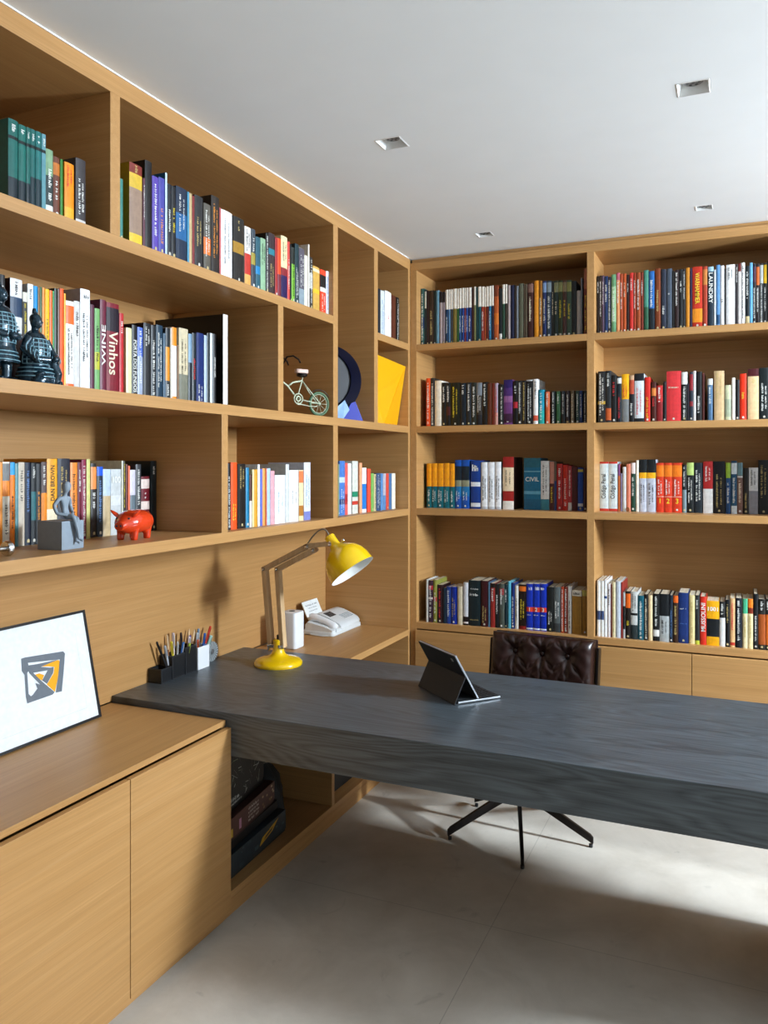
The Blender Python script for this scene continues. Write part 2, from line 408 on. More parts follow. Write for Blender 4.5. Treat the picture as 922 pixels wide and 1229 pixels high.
for k, (a, b) in enumerate(((.036, X2+.012), (X2+.014, X3+.016), (X3+.018, XE+.03))):
    m = (a+b)/2
    for c, d in ((a, m-.0015), (m+.0015, b)):
        Bk('drawer_front', c, d, -.0195, -.0005, .10, .680)
Bk('plinth', .0005, XE+.036, .03, .30, 0, .08)

# ------------------------------------------------------------------ low cabinet with two doors, left foreground
cb = thing('low_cabinet', 'low oak cabinet with plain doors in the left foreground', 'cabinet', (0,0,0))
def Cb(name, x0, x1, y0, y1, z0, z1, mat=OY): return MB().box(x0,x1,y0,y1,z0,z1).build(name, mat, cb, bevel=BV)
Cb('cabinet_top', -.4985, .0045, -3.3, -1.7075, .668, .6865)
Cb('side_panel', -.4985, 0, -1.7245, -1.7065, .04, .6675, OX)
Cb('side_panel', -.4985, 0, -3.3, -3.282, .04, .6675)
Cb('bottom_panel', -.4985, 0, -3.28, -1.7255, .04, .058)
Cb('door', .006, .0255, -2.1995, -1.7045, .0365, .6625)
Cb('door', .006, .0255, -2.698, -2.2025, .0365, .6625)
Cb('door', .006, .0255, -3.197, -2.7015, .0365, .6625)
Cb('plinth', -.02, .0015, -3.3, -1.7065, 0, .0395)
Cb('back_panel', -.4985, -.49, -3.28, -1.7255, .059, .6675)

# ------------------------------------------------------------------ open low shelf unit under and behind the desk
ls = thing('low_shelf_unit', 'open low oak shelf unit running under the desk into the corner', 'shelf unit', (0,0,0))
def Ls(name, x0, x1, y0, y1, z0, z1, mat=OY): return MB().box(x0,x1,y0,y1,z0,z1).build(name, mat, ls, bevel=BV)
Ls('base_board', -.4985, .0005, -1.7045, -.0295, .055, .0795)
Ls('plinth', -.02, .0005, -1.7045, -.0295, 0, .0545)
Ls('divider', -.4985, 0, -.9105, -.8865, .080, .5625, OX)
Ls('top_board', -.4985, .0085, -.8355, -.0295, .655, .6865)
Ls('end_panel', -.4985, 0, -.0285, -.0005, .02, .6895, OX)
Ls('back_panel', -.4985, -.49, -1.7035, -.0295, .080, .5625)

# ------------------------------------------------------------------ desk
dk = thing('desk', 'long thick dark grey wooden desk slab jutting from the left wall', 'desk', (0,0,0))
MB().box(-.4995, 1.95, -1.7042, -.8385, .5645, .7105).build('desk_top', M['desk'], dk, bevel=.002)
MB().box(1.82, 1.92, -1.58, -.993, 0, .564).build('support_panel', M['desk'], dk, bevel=.002)
BOOKS = [
('LA1',1,-2.5693,0.0288,0.204,0.03,'1f6f68','','.2-.24:12201f;.7-1:1c2f38','w~.06-.16','teal book with black middle'),
('LA1',2,-2.5383,0.0222,0.201,0.03,'22756c','','.2-.24:12201f;.7-1:1c2f38','w~.06-.16','teal book with black middle'),
('LA1',3,-2.5151,0.012,0.202,0.03,'1f6f68','','.2-.24:12201f;.7-1:1c2f38','w~.06-.16','slim teal book with black middle'),
('LA1',4,-2.5021,0.0153,0.203,0.03,'23706c','','.2-.24:12201f;.6-1:1c3840','w~.06-.16','teal book with black middle'),
('LA1',5,-2.485,0.0175,0.204,0.03,'2a7a78','','.2-.24:12201f;.6-1:1c3840','w~.06-.16','teal book with black middle'),
('LA1',6,-2.4665,0.0132,0.204,0.03,'6f9fa8','','.2-.24:12201f','w~.06-.16','slim turquoise book with black middle'),
('LA1',7,-2.4522,0.0234,0.171,0.03,'8fae8e','','.4-.85:3a4a4a;.85-1:e8ece6','w~.3-.8','pale green book with charcoal middle'),
('LA1',8,-2.4278,0.0218,0.16,0.03,'7a4a38','','.1-.3:c8803a','w~.4-.7','brown book with amber middle'),
('LA1',9,-2.4048,0.0085,0.16,0.03,'3f8a3a','','','',''),
('LA1',10,-2.3891,0.0325,0.159,0.03,'f39a1c','','.75-1:f5b83c','r~.05-.4','thick amber book with red lettering'),
('LA1',11,-2.3498,0.0358,0.184,0.03,'4f4a4c','','.9-1:d8d4d0','w~.3-.85','thick charcoal book with white foot'),
('LA2',1,-2.1924,0.0127,0.177,0.02,'4d8f86','','','','slim teal book'),
('LA2',2,-2.1516,0.0545,0.24,0.02,'8b3a30','a08a1e','.12-.3:d8b84a;.3-.86:a58d7c;.86-1:e8c84a','g~.02-.1','thick rust book with yellow middle'),
('LA2',3,-2.0941,0.0092,0.211,0.02,'6a3a4a','','','w~.1-.6',''),
('LA2',4,-2.0838,0.0309,0.269,0.02,'1a1618','','.0-1:1a1618','','black book'),
('LA2',5,-2.0512,0.0276,0.232,0.02,'6a55b0','','','w~.1-.8','purple book with white lettering'),
('LA2',6,-2.0219,0.0282,0.238,0.02,'5a58a8','','','o~.4-.9','purple book with orange lettering'),
('LA2',7,-1.9919,0.0086,0.261,0.02,'cfe6ee','1f6a90','','',''),
('LA2',8,-1.9808,0.0192,0.231,0.02,'2b2f38','','','w~.35-.65','dark slate book with white lettering'),
('LA2',9,-1.9605,0.0202,0.23,0.02,'23262c','','','y~.3-.65','black book with yellow lettering'),
('LA2',10,-1.9385,0.0552,0.238,0.02,'2a3a52','','.35-.7:2f6f9f','w~.1-.6','thick dark slate book with slate blue middle'),
('LA2',11,-1.8822,0.0093,0.236,0.02,'4f9ab8','','','',''),
('LA2',12,-1.8717,0.014,0.235,0.02,'c9b28a','','','','slim tan book'),
('LA2',13,-1.8566,0.0118,0.231,0.02,'8a2626','','','',''),
('LA2',14,-1.8436,0.0448,0.239,0.02,'3a3a3c','','','g~.3-.7','thick charcoal book with gold lettering'),
('LA2',15,-1.7937,0.0382,0.227,0.02,'6a655c','','.5-.75:e8823a','w~.1-.8','thick grey book with orange middle'),
('LA2',16,-1.7518,0.0443,0.266,0.02,'3b3430','','','o~.1-.8','thick charcoal book with orange lettering'),
('LA2',17,-1.7063,0.0097,0.236,0.02,'c46a6a','','','',''),
('LA2',18,-1.6953,0.0654,0.235,0.02,'f0f0f2','','','k~.1-.8','thick white book with dark lettering'),
('LA2',19,-1.6239,0.0687,0.233,0.02,'35322f','','.38-.55:b08a3a','g~.05-.2','thick charcoal book with olive middle'),
('LA2',20,-1.5507,0.04,0.216,0.02,'e9e4e0','','.45-.8:c9483c;.8-1:e2b06a','k~.05-.4','thick white book with red middle'),
('LA2',21,-1.5078,0.0274,0.218,0.02,'4a5560','','.4-.6:b0a050','w~.1-.4','charcoal book with olive middle'),
('LA2',22,-1.4782,0.0314,0.197,0.02,'3c6a78','','.55-.7:2f8fc0','','slate blue book with sky blue middle'),
('LA2',23,-1.4447,0.0339,0.201,0.02,'9fbf9f','','','k~.1-.5','thick pale green book with dark lettering'),
('LA2',24,-1.4086,0.0175,0.228,0.02,'222222','','','w~.05-.95','black book with white lettering'),
('LA2',25,-1.388,0.0434,0.236,0.02,'4a3a3e','','.25-.35:3f8a98','g~.5-.9','thick charcoal book with turquoise middle'),
('LA2',26,-1.3415,0.0163,0.23,0.02,'b03030','','','',''),
('LA2',27,-1.3238,0.0241,0.231,0.02,'f05a2a','','.6-1:8a3a4a','','orange book with maroon foot'),
('LA2',28,-1.2974,0.0468,0.249,0.02,'ecdcb4','','.5-.62:9a3a40;.62-.98:3a2a60','k~.1-.4','thick cream book with maroon middle'),
('LA2',29,-1.2492,0.0173,0.237,0.02,'e05a50','','','w~.3-.8','red book with white lettering'),
('LA2',30,-1.2296,0.0115,0.231,0.02,'202020','','','',''),
('LA2',31,-1.2167,0.0247,0.223,0.02,'8ac04a','','.0-.3:26302a','k~.3-.9','green book with black top'),
('LA2',32,-1.1896,0.0302,0.244,0.02,'2f4a50','','','w~.4-.9','dark teal book with white lettering'),
('LA2',33,-1.1569,0.0434,0.236,0.02,'6a6470','','.7-1:9aa8b0','w~.1-.7','thick grey book with light grey foot'),
('LA2',34,-1.1121,0.0262,0.216,0.02,'f0ead8','','','','cream book'),
('LA2',35,-1.0834,0.0114,0.267,0.02,'f0e8dc','','','',''),
('LA2',36,-1.0694,0.0268,0.218,0.02,'3a342e','','.3-.6:c8c4bc','w~.05-.9','charcoal book with light grey middle'),
('LA2',37,-1.04,0.0576,0.189,0.02,'d8b060','','.05-.12:f0e4c0;.5-.6:f0c040','','thick tan book with cream top'),
('LA2',38,-0.9763,0.0515,0.189,0.02,'ee5a38','','.12-.4:2a2826;.4-.5:e8e4dc','w~.55-.95','thick red book with black middle'),
('LA2',39,-0.9221,0.0232,0.193,0.02,'dcdce6','','','b~.1-.9','white book with blue lettering'),
('LB1',1,-2.4874,0.0166,0.291,0.155,'2a2a2c','','','w~.1-.6','black book with white lettering'),
('LB1',2,-2.4541,0.0384,0.289,0.155,'e8e6e6','3a1a1a','.17-.35:2d4a68;.5-1:4a3438','k~.03-.15','thick white book with slate blue middle'),
('LB1',3,-2.4135,0.0145,0.259,0.155,'e9e4d8','','.1-.55:3a362c','y~.12-.5','white book with charcoal middle'),
('LB1',4,-2.3972,0.0189,0.285,0.155,'f4f4f4','','','k~.05-.15','white book with dark lettering'),
('LB1',5,-2.377,0.0126,0.283,0.155,'2aa0d8','','','','slim sky blue book'),
('LB1',6,-2.3631,0.0066,0.282,0.155,'8a6a38','','','','slim olive book'),
('LB1',7,-2.3556,0.0062,0.284,0.155,'2f6a3a','','','','slim green book'),
('LB1',8,-2.348,0.0091,0.284,0.155,'f0983a','','','','slim amber book'),
('LB1',9,-2.3371,0.014,0.283,0.155,'f2c828','','','k~.3-.8','yellow book with dark lettering'),
('LB1',10,-2.3221,0.0098,0.282,0.155,'ee7a22','','','','slim orange book'),
('LB1',11,-2.3114,0.005,0.282,0.155,'3aa05a','','','',''),
('LB1',12,-2.3051,0.0114,0.291,0.155,'16301e','','','','slim dark green book'),
('LB1',13,-2.2927,0.0071,0.292,0.155,'7a5a50','','','','slim brown book'),
('LB1',14,-2.2843,0.0137,0.295,0.155,'f06a28','','','','slim orange book'),
('LB1',15,-2.2697,0.0062,0.283,0.155,'f6b828','','','',''),
('LB1',16,-2.2621,0.031,0.265,0.155,'f2f0ec','','.05-.25:ee7a3a;.9-1:ee7a3a','k~.3-.8','white book with orange top'),
('LB1',17,-2.2302,0.0217,0.27,0.155,'dcdad8','','','k~.1-.4','white book with dark lettering'),
('LB1',18,-2.206,0.0379,0.311,0.155,'f5f5f6','b8b4b8','','kH~.05-.09,k~.2-.7','thick white book with dark lettering'),
('LB1',19,-2.1667,0.015,0.271,0.155,'6a3a50','','','','plum book'),
('LB1',20,-2.1485,0.0203,0.263,0.155,'86b878','','.5-.7:c8c848','k~.2-.6','pale green book with yellow middle'),
('LB1',21,-2.1261,0.0241,0.294,0.155,'7a3048','','.93-1:d8d0c8','wWINE^.26-.68','maroon book lettered'),
('LB1',22,-2.0999,0.0542,0.291,0.155,'8c2236','','.05-.3:2b2030','iVinhos.3-.76','thick maroon book lettered'),
('LB1',23,-2.0434,0.0183,0.267,0.155,'c8323c','','','w~.08-.25','red book with white lettering'),
('LB1',24,-2.019,0.0253,0.225,0.15,'e6e2b8','','','','cream book'),
('LB1',25,-1.992,0.0238,0.238,0.15,'16181e','','','wPORTA DOS FUNDOS.2-.9','black book with white lettering'),
('LB1',26,-1.9665,0.0249,0.235,0.15,'5a78c8','','.4-1:aeb8cc','w~.05-.8','blue book with pale blue foot'),
('LB1',27,-1.9377,0.0339,0.254,0.15,'2e3034','','','w~.05-.3','thick charcoal book with white lettering'),
('LB1',28,-1.9013,0.0218,0.252,0.15,'33373c','','','w~.2-.95','charcoal book with white lettering'),
('LB1',29,-1.8762,0.0325,0.257,0.15,'25475c','','','w~.1-.8','thick dark teal book with white lettering'),
('LB1',30,-1.8419,0.0115,0.234,0.15,'4a6a80','','','','slim slate blue book'),
('LB1',31,-1.8285,0.0214,0.254,0.15,'30383e','','.25-.7:e09a30','w~.75-.95','charcoal book with amber middle'),
('LB1',32,-1.8052,0.008,0.257,0.15,'cfc8bc','','','',''),
('LB1',33,-1.7961,0.025,0.262,0.15,'f4f4f0','','.0-.24:f09a2a;.9-1:f09a2a','','white book with amber top'),
('LB1',34,-1.7691,0.0097,0.203,0.15,'8a6a4a','','','',''),
('LB1',35,-1.7575,0.0489,0.266,0.15,'d8ccb0','','.6-1:8a8a7c','k~.15-.6','thick cream book with grey foot'),
('LB1',36,-1.7057,0.0192,0.253,0.15,'8aa8c0','','.4-1:22303c','','pale blue book with dark slate foot'),
('LB1',37,-1.6845,0.0219,0.259,0.15,'203038','','','r~.35-.65','dark slate book with red lettering'),
('LB1',38,-1.6605,0.0427,0.264,0.15,'1f3a78','','','w~.7-.95','thick navy book with white lettering'),
('LB1',39,-1.6157,0.016,0.261,0.15,'b8c8d8','','','','pale blue book'),
('LB1',40,-1.5985,0.0162,0.271,0.15,'223038','','','','dark slate book'),
('LB1',41,-1.5802,0.0155,0.274,0.15,'d8dde0','','','','white book'),
('LB1',42,-1.5616,0.0174,0.274,0.15,'2a2c30','','','w~.3-.6','black book with white lettering'),
('LB1',43,-1.4983,0.0294,0.357,0.15,'f2eee8','2b2624','','','white book'),
('LC1',1,-2.3975,0.0077,0.239,0.26,'f6a02a','','','','slim amber book'),
('LC1',2,-2.3881,0.0238,0.24,0.26,'ece6d8','','.02-.22:8a8c8c;.22-.4:f09a4a','k~.5-.85','white book with grey top'),
('LC1',3,-2.3629,0.0159,0.239,0.26,'f09030','','.0-.15:4ab0e0','k~.4-.8','amber book with sky blue top'),
('LC1',4,-2.3459,0.0105,0.236,0.26,'6a9aa0','','','','slim turquoise book'),
('LC1',5,-2.3339,0.0213,0.239,0.26,'d8cdbd','','','k~.1-.5','cream book with dark lettering'),
('LC1',6,-2.3112,0.0195,0.238,0.26,'2a3548','','','b~.1-.6','dark slate book with blue lettering'),
('LC1',7,-2.2891,0.0173,0.237,0.26,'30363a','','.35-.7:3a7a80','w~.05-.2','charcoal book with teal middle'),
('LC1',8,-2.2707,0.0171,0.235,0.26,'353a3e','','','o~.35-.7','charcoal book with orange lettering'),
('LC1',9,-2.252,0.0201,0.24,0.26,'6a5a58','','.38-1:f09a38','w~.05-.3','grey book with amber foot'),
('LC1',10,-2.2308,0.0384,0.25,0.26,'f4b23a','','.6-1:f0e4c8','kDAN BROWN^.08-.5','thick amber book with cream foot'),
('LC1',11,-2.1904,0.0478,0.251,0.26,'3a3e4a','','','g~.1-.5','thick dark slate book with gold lettering'),
('LC1',12,-2.1401,0.0277,0.239,0.26,'ee9a48','','','k~.15-.9','amber book with dark lettering'),
('LC1',13,-2.1107,0.0156,0.24,0.26,'7a2a40','','','w~.1-.4','maroon book with white lettering'),
('LC1',14,-2.0939,0.018,0.248,0.26,'9a2a54','','','w~.08-.95','maroon book with white lettering'),
('LC1',15,-2.0738,0.0152,0.25,0.26,'dcd890','','','','pale yellow book'),
('LC1',16,-2.0395,0.024,0.237,0.275,'3a3634','','.05-.35:f0a060','w~.4-.6','charcoal book with amber top'),
('LC1',17,-2.0124,0.0258,0.226,0.275,'2f3e4a','','.0-.13:2a6ad8','b~.2-.8','dark slate book with blue top'),
('LC1',18,-1.9857,0.0338,0.218,0.275,'c8d8e8','','.4-1:d0bc98','','thick pale blue book with cream foot'),
('LC1',19,-1.9501,0.0477,0.218,0.275,'d0d4d4','','.4-.55:e2e4e4','wH100.1-.22','thick white book lettered'),
('LC1',20,-1.9006,0.0054,0.246,0.275,'e8e8d8','','','',''),
('LC1',21,-1.8938,0.0113,0.245,0.275,'3a3418','','','y~.03-.65','slim dark brown book with yellow lettering'),
('LC1',22,-1.8811,0.0099,0.234,0.275,'6a2018','','','',''),
('LC1',23,-1.8698,0.009,0.229,0.275,'ee7a4a','','','',''),
('LC1',24,-1.8593,0.0267,0.215,0.275,'dcd8e6','','.4-.7:7a8890','','white book with grey middle'),
('LC1',25,-1.8307,0.0262,0.234,0.275,'4a4c50','','','w~.08-.6','charcoal book with white lettering'),
('LC1',26,-1.8035,0.0426,0.192,0.275,'7a1e30','','.05-.22:e8d8d0;.45-.6:e8d8d0;.75-.9:e8d8d0','w~.3-.4','thick maroon book with white top'),
('LC1',27,-1.7552,0.0313,0.246,0.275,'1f3036','','','w~.08-.2','dark slate book with white lettering'),
('LC3',1,-1.616,0.0214,0.238,0.05,'2a2626','','','w~.2-.95','black book with white lettering'),
('LC3',2,-1.5926,0.0378,0.241,0.05,'f2642a','','','y~.6-.9','thick orange book with yellow lettering'),
('LC3',3,-1.5496,0.0488,0.236,0.05,'26221f','','','g~.05-.4','thick black book with gold lettering'),
('LC3',4,-1.498,0.0206,0.222,0.05,'1f8ab0','','','','turquoise book'),
('LC3',5,-1.4736,0.0158,0.196,0.05,'5a3028','','.5-1:e8e0d8','',''),
('LC3',6,-1.4557,0.0108,0.215,0.05,'f0e2b0','','','',''),
('LC3',7,-1.4437,0.0239,0.215,0.05,'e0a83a','','','','amber book'),
('LC3',8,-1.4177,0.0137,0.234,0.05,'f4f4f4','','','',''),
('LC3',9,-1.4018,0.0165,0.217,0.05,'6a78c8','','','',''),
('LC3',10,-1.3841,0.0194,0.219,0.05,'f0a860','','','','amber book'),
('LC3',11,-1.3634,0.0096,0.219,0.05,'c86a4a','','','',''),
('LC3',12,-1.3516,0.0234,0.219,0.05,'b8d0e8','','','','pale blue book'),
('LC3',13,-1.3259,0.0285,0.209,0.05,'f0b0b8','','','','pink book'),
('LC3',14,-1.2951,0.0805,0.192,0.05,'eceef2','','','b~.35-.8','thick white book with blue lettering'),
('LC3',15,-1.2113,0.0255,0.235,0.05,'d8dad8','','','','white book'),
('LC3',16,-1.1834,0.0744,0.211,0.05,'f2f2f2','','','k~.4-.65','thick white book with dark lettering'),
('LC3',17,-1.1054,0.0388,0.211,0.05,'ecd8b0','','.02-.25:e88a5a;.7-.9:b8803a','','thick cream book with salmon top'),
('LC3',18,-1.063,0.0551,0.243,0.05,'dfe2f0','','.85-1:8a90c8','b~.2-.8','thick white book with mauve foot'),
('LC4',1,-0.731,0.0133,0.236,0.06,'8a9a80','','','',''),
('LC4',2,-0.7155,0.0552,0.251,0.06,'5a88c8','','.3-.4:c8d8e8;.7-.8:2a4a80','w~.5-.95','sky blue book with pale blue middle'),
('LC4',3,-0.658,0.028,0.242,0.06,'e87068','','.6-.8:b83a38','','salmon book with red middle'),
('LC4',4,-0.6277,0.0343,0.24,0.06,'f4f0f0','','','','thick white book'),
('LC4',5,-0.5823,0.062,0.251,0.06,'dcdcd2','','.58-.68:2a9070;.76-.83:c84a3a','','thick white book with green middle'),
('LC4',6,-0.5027,0.0292,0.243,0.06,'f0b088','','','','tan book'),
('LC4',7,-0.471,0.0464,0.219,0.06,'f0f4f6','','.36-.92:2f88d0','','thick white book with sky blue middle'),
('LC4',8,-0.4136,0.0412,0.214,0.06,'e8604a','','','','thick red book'),
('LC4',9,-0.3676,0.0322,0.191,0.06,'8ab868','','','',''),
('LC4',10,-0.3328,0.025,0.187,0.06,'d8c8a0','','','k~.05-.95',''),
('LC4',11,-0.3041,0.0525,0.191,0.06,'3a5a80','','','w~.05-.95','thick slate blue book with white lettering'),
('LC4',12,-0.2478,0.026,0.189,0.06,'6a98c8','','','',''),
('LC4',13,-0.2191,0.0357,0.189,0.06,'c0b8c0','','.6-1:6a90b8','',''),
('LC4',14,-0.1807,0.0351,0.189,0.06,'d85a48','','','',''),
('LC4',15,-0.1428,0.0357,0.188,0.06,'5a80a8','','','',''),
('LC4',16,-0.1042,0.0462,0.189,0.06,'f0ead8','','','','thick cream book'),
('LD',1,-0.3051,0.0299,0.244,0.05,'2a3038','','','','dark slate book'),
('LD',2,-0.273,0.0477,0.242,0.05,'dfe6ee','','','b~.2-.9','thick white book with blue lettering'),
('LD',3,-0.218,0.0793,0.252,0.05,'f2f0ec','','','r~.5-.62','thick white book with red lettering'),
('LD',4,-0.1347,0.06,0.245,0.05,'6a3a2a','','','','thick brown book'),
('LD',5,-0.0669,0.0375,0.246,0.05,'262624','','','w~.05-.95','thick black book with white lettering'),
('B1L',1,0.0363,0.0217,0.312,0.06,'3f6a68','','.5-.7:2a4a6a','w~.1-.9','teal book with slate blue middle'),
('B1L',2,0.0596,0.0098,0.304,0.06,'2a3a3c','','.03-.33:d8d8c8','',''),
('B1L',3,0.071,0.0128,0.298,0.06,'3a1f1c','','','',''),
('B1L',4,0.0854,0.0253,0.297,0.06,'4a3626','','','g~.35-.8','dark brown book with gold lettering'),
('B1L',5,0.1123,0.0121,0.294,0.06,'22302c','','','',''),
('B1L',6,0.1259,0.0162,0.294,0.06,'7aa0b0','','','',''),
('B1L',7,0.1449,0.0167,0.285,0.06,'b8a8a8','','.0-.2:2a2224','','light grey book with black top'),
('B1L',8,0.1626,0.0126,0.284,0.06,'9a8c90','','.0-.2:2a2224','',''),
('B1L',9,0.1791,0.016,0.293,0.06,'25486a','','.0-.36:efe8dc','w~.5-.8',''),
('B1L',10,0.1962,0.0101,0.293,0.06,'6a90b0','','.0-.36:efe8dc','',''),
('B1L',11,0.2073,0.0119,0.293,0.06,'4a4a4a','','.0-.36:efe8dc','',''),
('B1L',12,0.2207,0.0217,0.295,0.06,'8a7a40','','.0-.36:efe8dc','','olive book with white top'),
('B1L',13,0.2435,0.0101,0.293,0.06,'3a6a3a','','.0-.36:efe8dc','',''),
('B1L',14,0.2551,0.0123,0.294,0.06,'2a5a8a','','.0-.36:efe8dc','w~.5-.8',''),
('B1L',15,0.269,0.0146,0.295,0.06,'2a4a8a','','.0-.36:efe8dc','w~.5-.8',''),
('B1L',16,0.2851,0.0077,0.294,0.06,'8a3a4a','','.0-.36:efe8dc','w~.5-.8',''),
('B1L',17,0.2944,0.01,0.294,0.06,'3a5aa0','','.0-.36:efe8dc','w~.5-.8',''),
('B1L',18,0.3059,0.0185,0.294,0.06,'2a3a70','','.0-.36:efe8dc','w~.5-.8','navy book with white top'),
('B1L',19,0.3259,0.0105,0.289,0.06,'4a2a20','','','',''),
('B1L',20,0.3379,0.0104,0.296,0.06,'8a8a60','','.0-.33:efe8dc','',''),
('B1L',21,0.3499,0.0087,0.292,0.06,'1e4a4a','','','',''),
('B1L',22,0.3601,0.0161,0.294,0.06,'1f5a60','','.0-.36:efe8dc','','dark teal book with white top'),
('B1L',23,0.3777,0.0166,0.292,0.06,'a04030','','.0-.36:efe8dc','w~.45-.8','rust book with white top'),
('B1L',24,0.3958,0.0075,0.288,0.06,'b05a30','','.0-.36:efe8dc','',''),
('B1L',25,0.4049,0.012,0.291,0.06,'702a20','','.0-.36:efe8dc','',''),
('B1L',26,0.4184,0.0131,0.292,0.06,'2f7a9a','','.0-.36:efe8dc','w~.45-.8',''),
('B1L',27,0.433,0.0119,0.293,0.06,'3a3040','','.0-.36:efe8dc','',''),
('B1L',28,0.4464,0.0258,0.293,0.06,'c06a3a','','.0-.2:8a4a30;.5-.7:d8823a','','rust book'),
('B1L',29,0.4737,0.0151,0.275,0.06,'232a2c','','.86-1:e4e0d8','',''),
('B1L',30,0.4915,0.0134,0.293,0.06,'3a5a4a','','.0-.34:efe8dc','',''),
('B1L',31,0.507,0.0106,0.293,0.06,'4a4038','','.0-.34:efe8dc','',''),
('B1L',32,0.5207,0.0128,0.287,0.06,'b8aaa8','','','',''),
('B1L',33,0.5355,0.0188,0.286,0.06,'232a4a','','','','navy book'),
('B1L',34,0.5558,0.0084,0.284,0.06,'3a2a22','','','',''),
('B1L',35,0.5656,0.01,0.279,0.06,'8a9098','','','',''),
('B1L',36,0.5777,0.0252,0.29,0.06,'6a6a58','','','','grey book'),
('B1L',37,0.6043,0.0072,0.286,0.06,'5a4a3a','','','',''),
('B1L',38,0.613,0.0083,0.285,0.06,'6a6050','','','',''),
('B1L',39,0.6238,0.0298,0.288,0.06,'4a2622','','.02-.17:8a6a60','i~.25-.7','dark brown book with brown top'),
('B1L',40,0.6588,0.0226,0.297,0.06,'d8942a','','','o~.2-.8','amber book with orange lettering'),
('B1L',41,0.6834,0.0161,0.294,0.06,'9a6a2a','','','i~.3-.8','olive book with ivory lettering'),
('B1L',42,0.7026,0.0177,0.291,0.06,'2a3a6a','','.03-.2:8aa0c0','i~.3-.75','navy book with sky blue top'),
('B1L',43,0.7227,0.0244,0.291,0.06,'3a4a5a','','.03-.2:9aa8b0','w~.25-.85','dark slate book with light grey top'),
('B1L',44,0.7486,0.0096,0.288,0.06,'2a2c2a','','','i~.2-.6',''),
('B1L',45,0.7602,0.0206,0.287,0.06,'2f4440','','.03-.2:9a9c7a','i~.35-.6','dark teal book with pale green top'),
('B1L',46,0.7822,0.0205,0.287,0.06,'3a4a2a','','.03-.2:9a9c6a','y~.35-.65','dark green book with olive top'),
('B1L',47,0.8042,0.0183,0.285,0.06,'5a3a34','','.03-.2:9a8a6a','y~.35-.65','dark brown book with tan top'),
('B1L',48,0.8245,0.0229,0.284,0.06,'4a6050','','.03-.2:9a9a60','y~.4-.7','dark green book with olive top'),
('B1L',49,0.8488,0.0218,0.278,0.06,'1c2224','','','','black book'),
('B1L',50,0.8746,0.0186,0.228,0.06,'b0aaa6','','','','light grey book'),
('B1L',51,0.8946,0.0062,0.29,0.06,'8a909a','','','',''),
('B1L',52,0.9094,0.0159,0.334,0.06,'7a3020','','.0-.3:b07050','y~.4-.95','rust book with yellow lettering'),
('B1R',1,0.973,0.0102,0.291,0.06,'2a2020','','','w~.1-.3',''),
('B1R',2,0.9846,0.0116,0.292,0.06,'3a2c2a','','','w~.1-.7',''),
('B1R',3,0.9975,0.0101,0.291,0.06,'6a5a70','','','w~.1-.5',''),
('B1R',4,1.009,0.0163,0.287,0.06,'26406a','','','w~.15-.45','navy book with white lettering'),
('B1R',5,1.0262,0.0134,0.282,0.06,'2a2c40','','','w~.05-.9',''),
('B1R',6,1.0419,0.0224,0.292,0.06,'7aa880','','.2-.8:a8c8a0','w~.22-.8','pale green book with white lettering'),
('B1R',7,1.0656,0.0166,0.298,0.06,'e0a070','','.0-.12:c87080','w~.12-.5','tan book with pink top'),
('B1R',8,1.0836,0.0128,0.292,0.06,'b85a34','','','w~.15-.6',''),
('B1R',9,1.0977,0.0155,0.291,0.06,'c0602e','','','i~.15-.4','rust book with ivory lettering'),
('B1R',10,1.1146,0.0118,0.284,0.06,'3a2422','','','w~.15-.3',''),
('B1R',11,1.1286,0.0173,0.292,0.06,'d04038','','','w~.1-.3','red book with white lettering'),
('B1R',12,1.1472,0.0117,0.291,0.06,'a84a2a','','','w~.13-.6',''),
('B1R',13,1.1602,0.02,0.29,0.06,'a85830','','','w~.12-.65','rust book with white lettering'),
('B1R',14,1.1815,0.0116,0.29,0.06,'8a4030','','','w~.13-.4',''),
('B1R',15,1.1949,0.0212,0.298,0.06,'5a9a88','','.6-1:3a6a50','','teal book with dark green foot'),
('B1R',16,1.2183,0.0252,0.291,0.06,'3a78b8','','.62-1:1e2c34','w~.15-.6','blue book with dark slate foot'),
('B1R',17,1.2467,0.025,0.302,0.06,'8a4a28','','','g~.35-.7','rust book with gold lettering'),
('B1R',18,1.2739,0.0231,0.295,0.06,'3a4050','','','w~.6-.75','dark slate book with white lettering'),
('B1R',19,1.2992,0.0248,0.295,0.06,'5a6472','','','w~.4-.42','grey book with white lettering'),
('B1R',20,1.3253,0.0086,0.283,0.06,'2a2a2a','','','',''),
('B1R',21,1.336,0.0175,0.286,0.06,'3a2424','','','w~.05-.6','dark brown book with white lettering'),
('B1R',22,1.3552,0.0165,0.287,0.06,'22262a','','','w~.2-.4','black book with white lettering'),
('B1R',23,1.3729,0.0111,0.287,0.06,'3a3a3c','','','w~.05-.5',''),
('B1R',24,1.3857,0.0168,0.291,0.06,'d0902e','','','','amber book'),
('B1R',25,1.4043,0.0088,0.287,0.06,'3a3050','','','',''),
('B1R',26,1.4153,0.0434,0.292,0.06,'c8402a','','.68-.9:e89a30','yWARHAMMER.1-.6','thick red book with amber middle'),
('B1R',27,1.4599,0.0205,0.29,0.06,'b04a30','','.05-.3:d08a4a','','rust book'),
('B1R',28,1.4829,0.0251,0.286,0.06,'2b3c4a','','.0-.08:a8c8d8','wLAUNDRY.1-.6','dark slate book with pale blue top'),
('B1R',29,1.5097,0.0078,0.27,0.06,'d8dde0','','','',''),
('B1R',30,1.5188,0.0168,0.291,0.06,'6a9ac8','','.8-.95:2a5a80','','sky blue book with slate blue middle'),
('B1R',31,1.5368,0.0167,0.286,0.06,'e8e8e8','','','k~.55-.6','white book with dark lettering'),
('B1R',32,1.5552,0.006,0.27,0.06,'3a3a3a','','','',''),
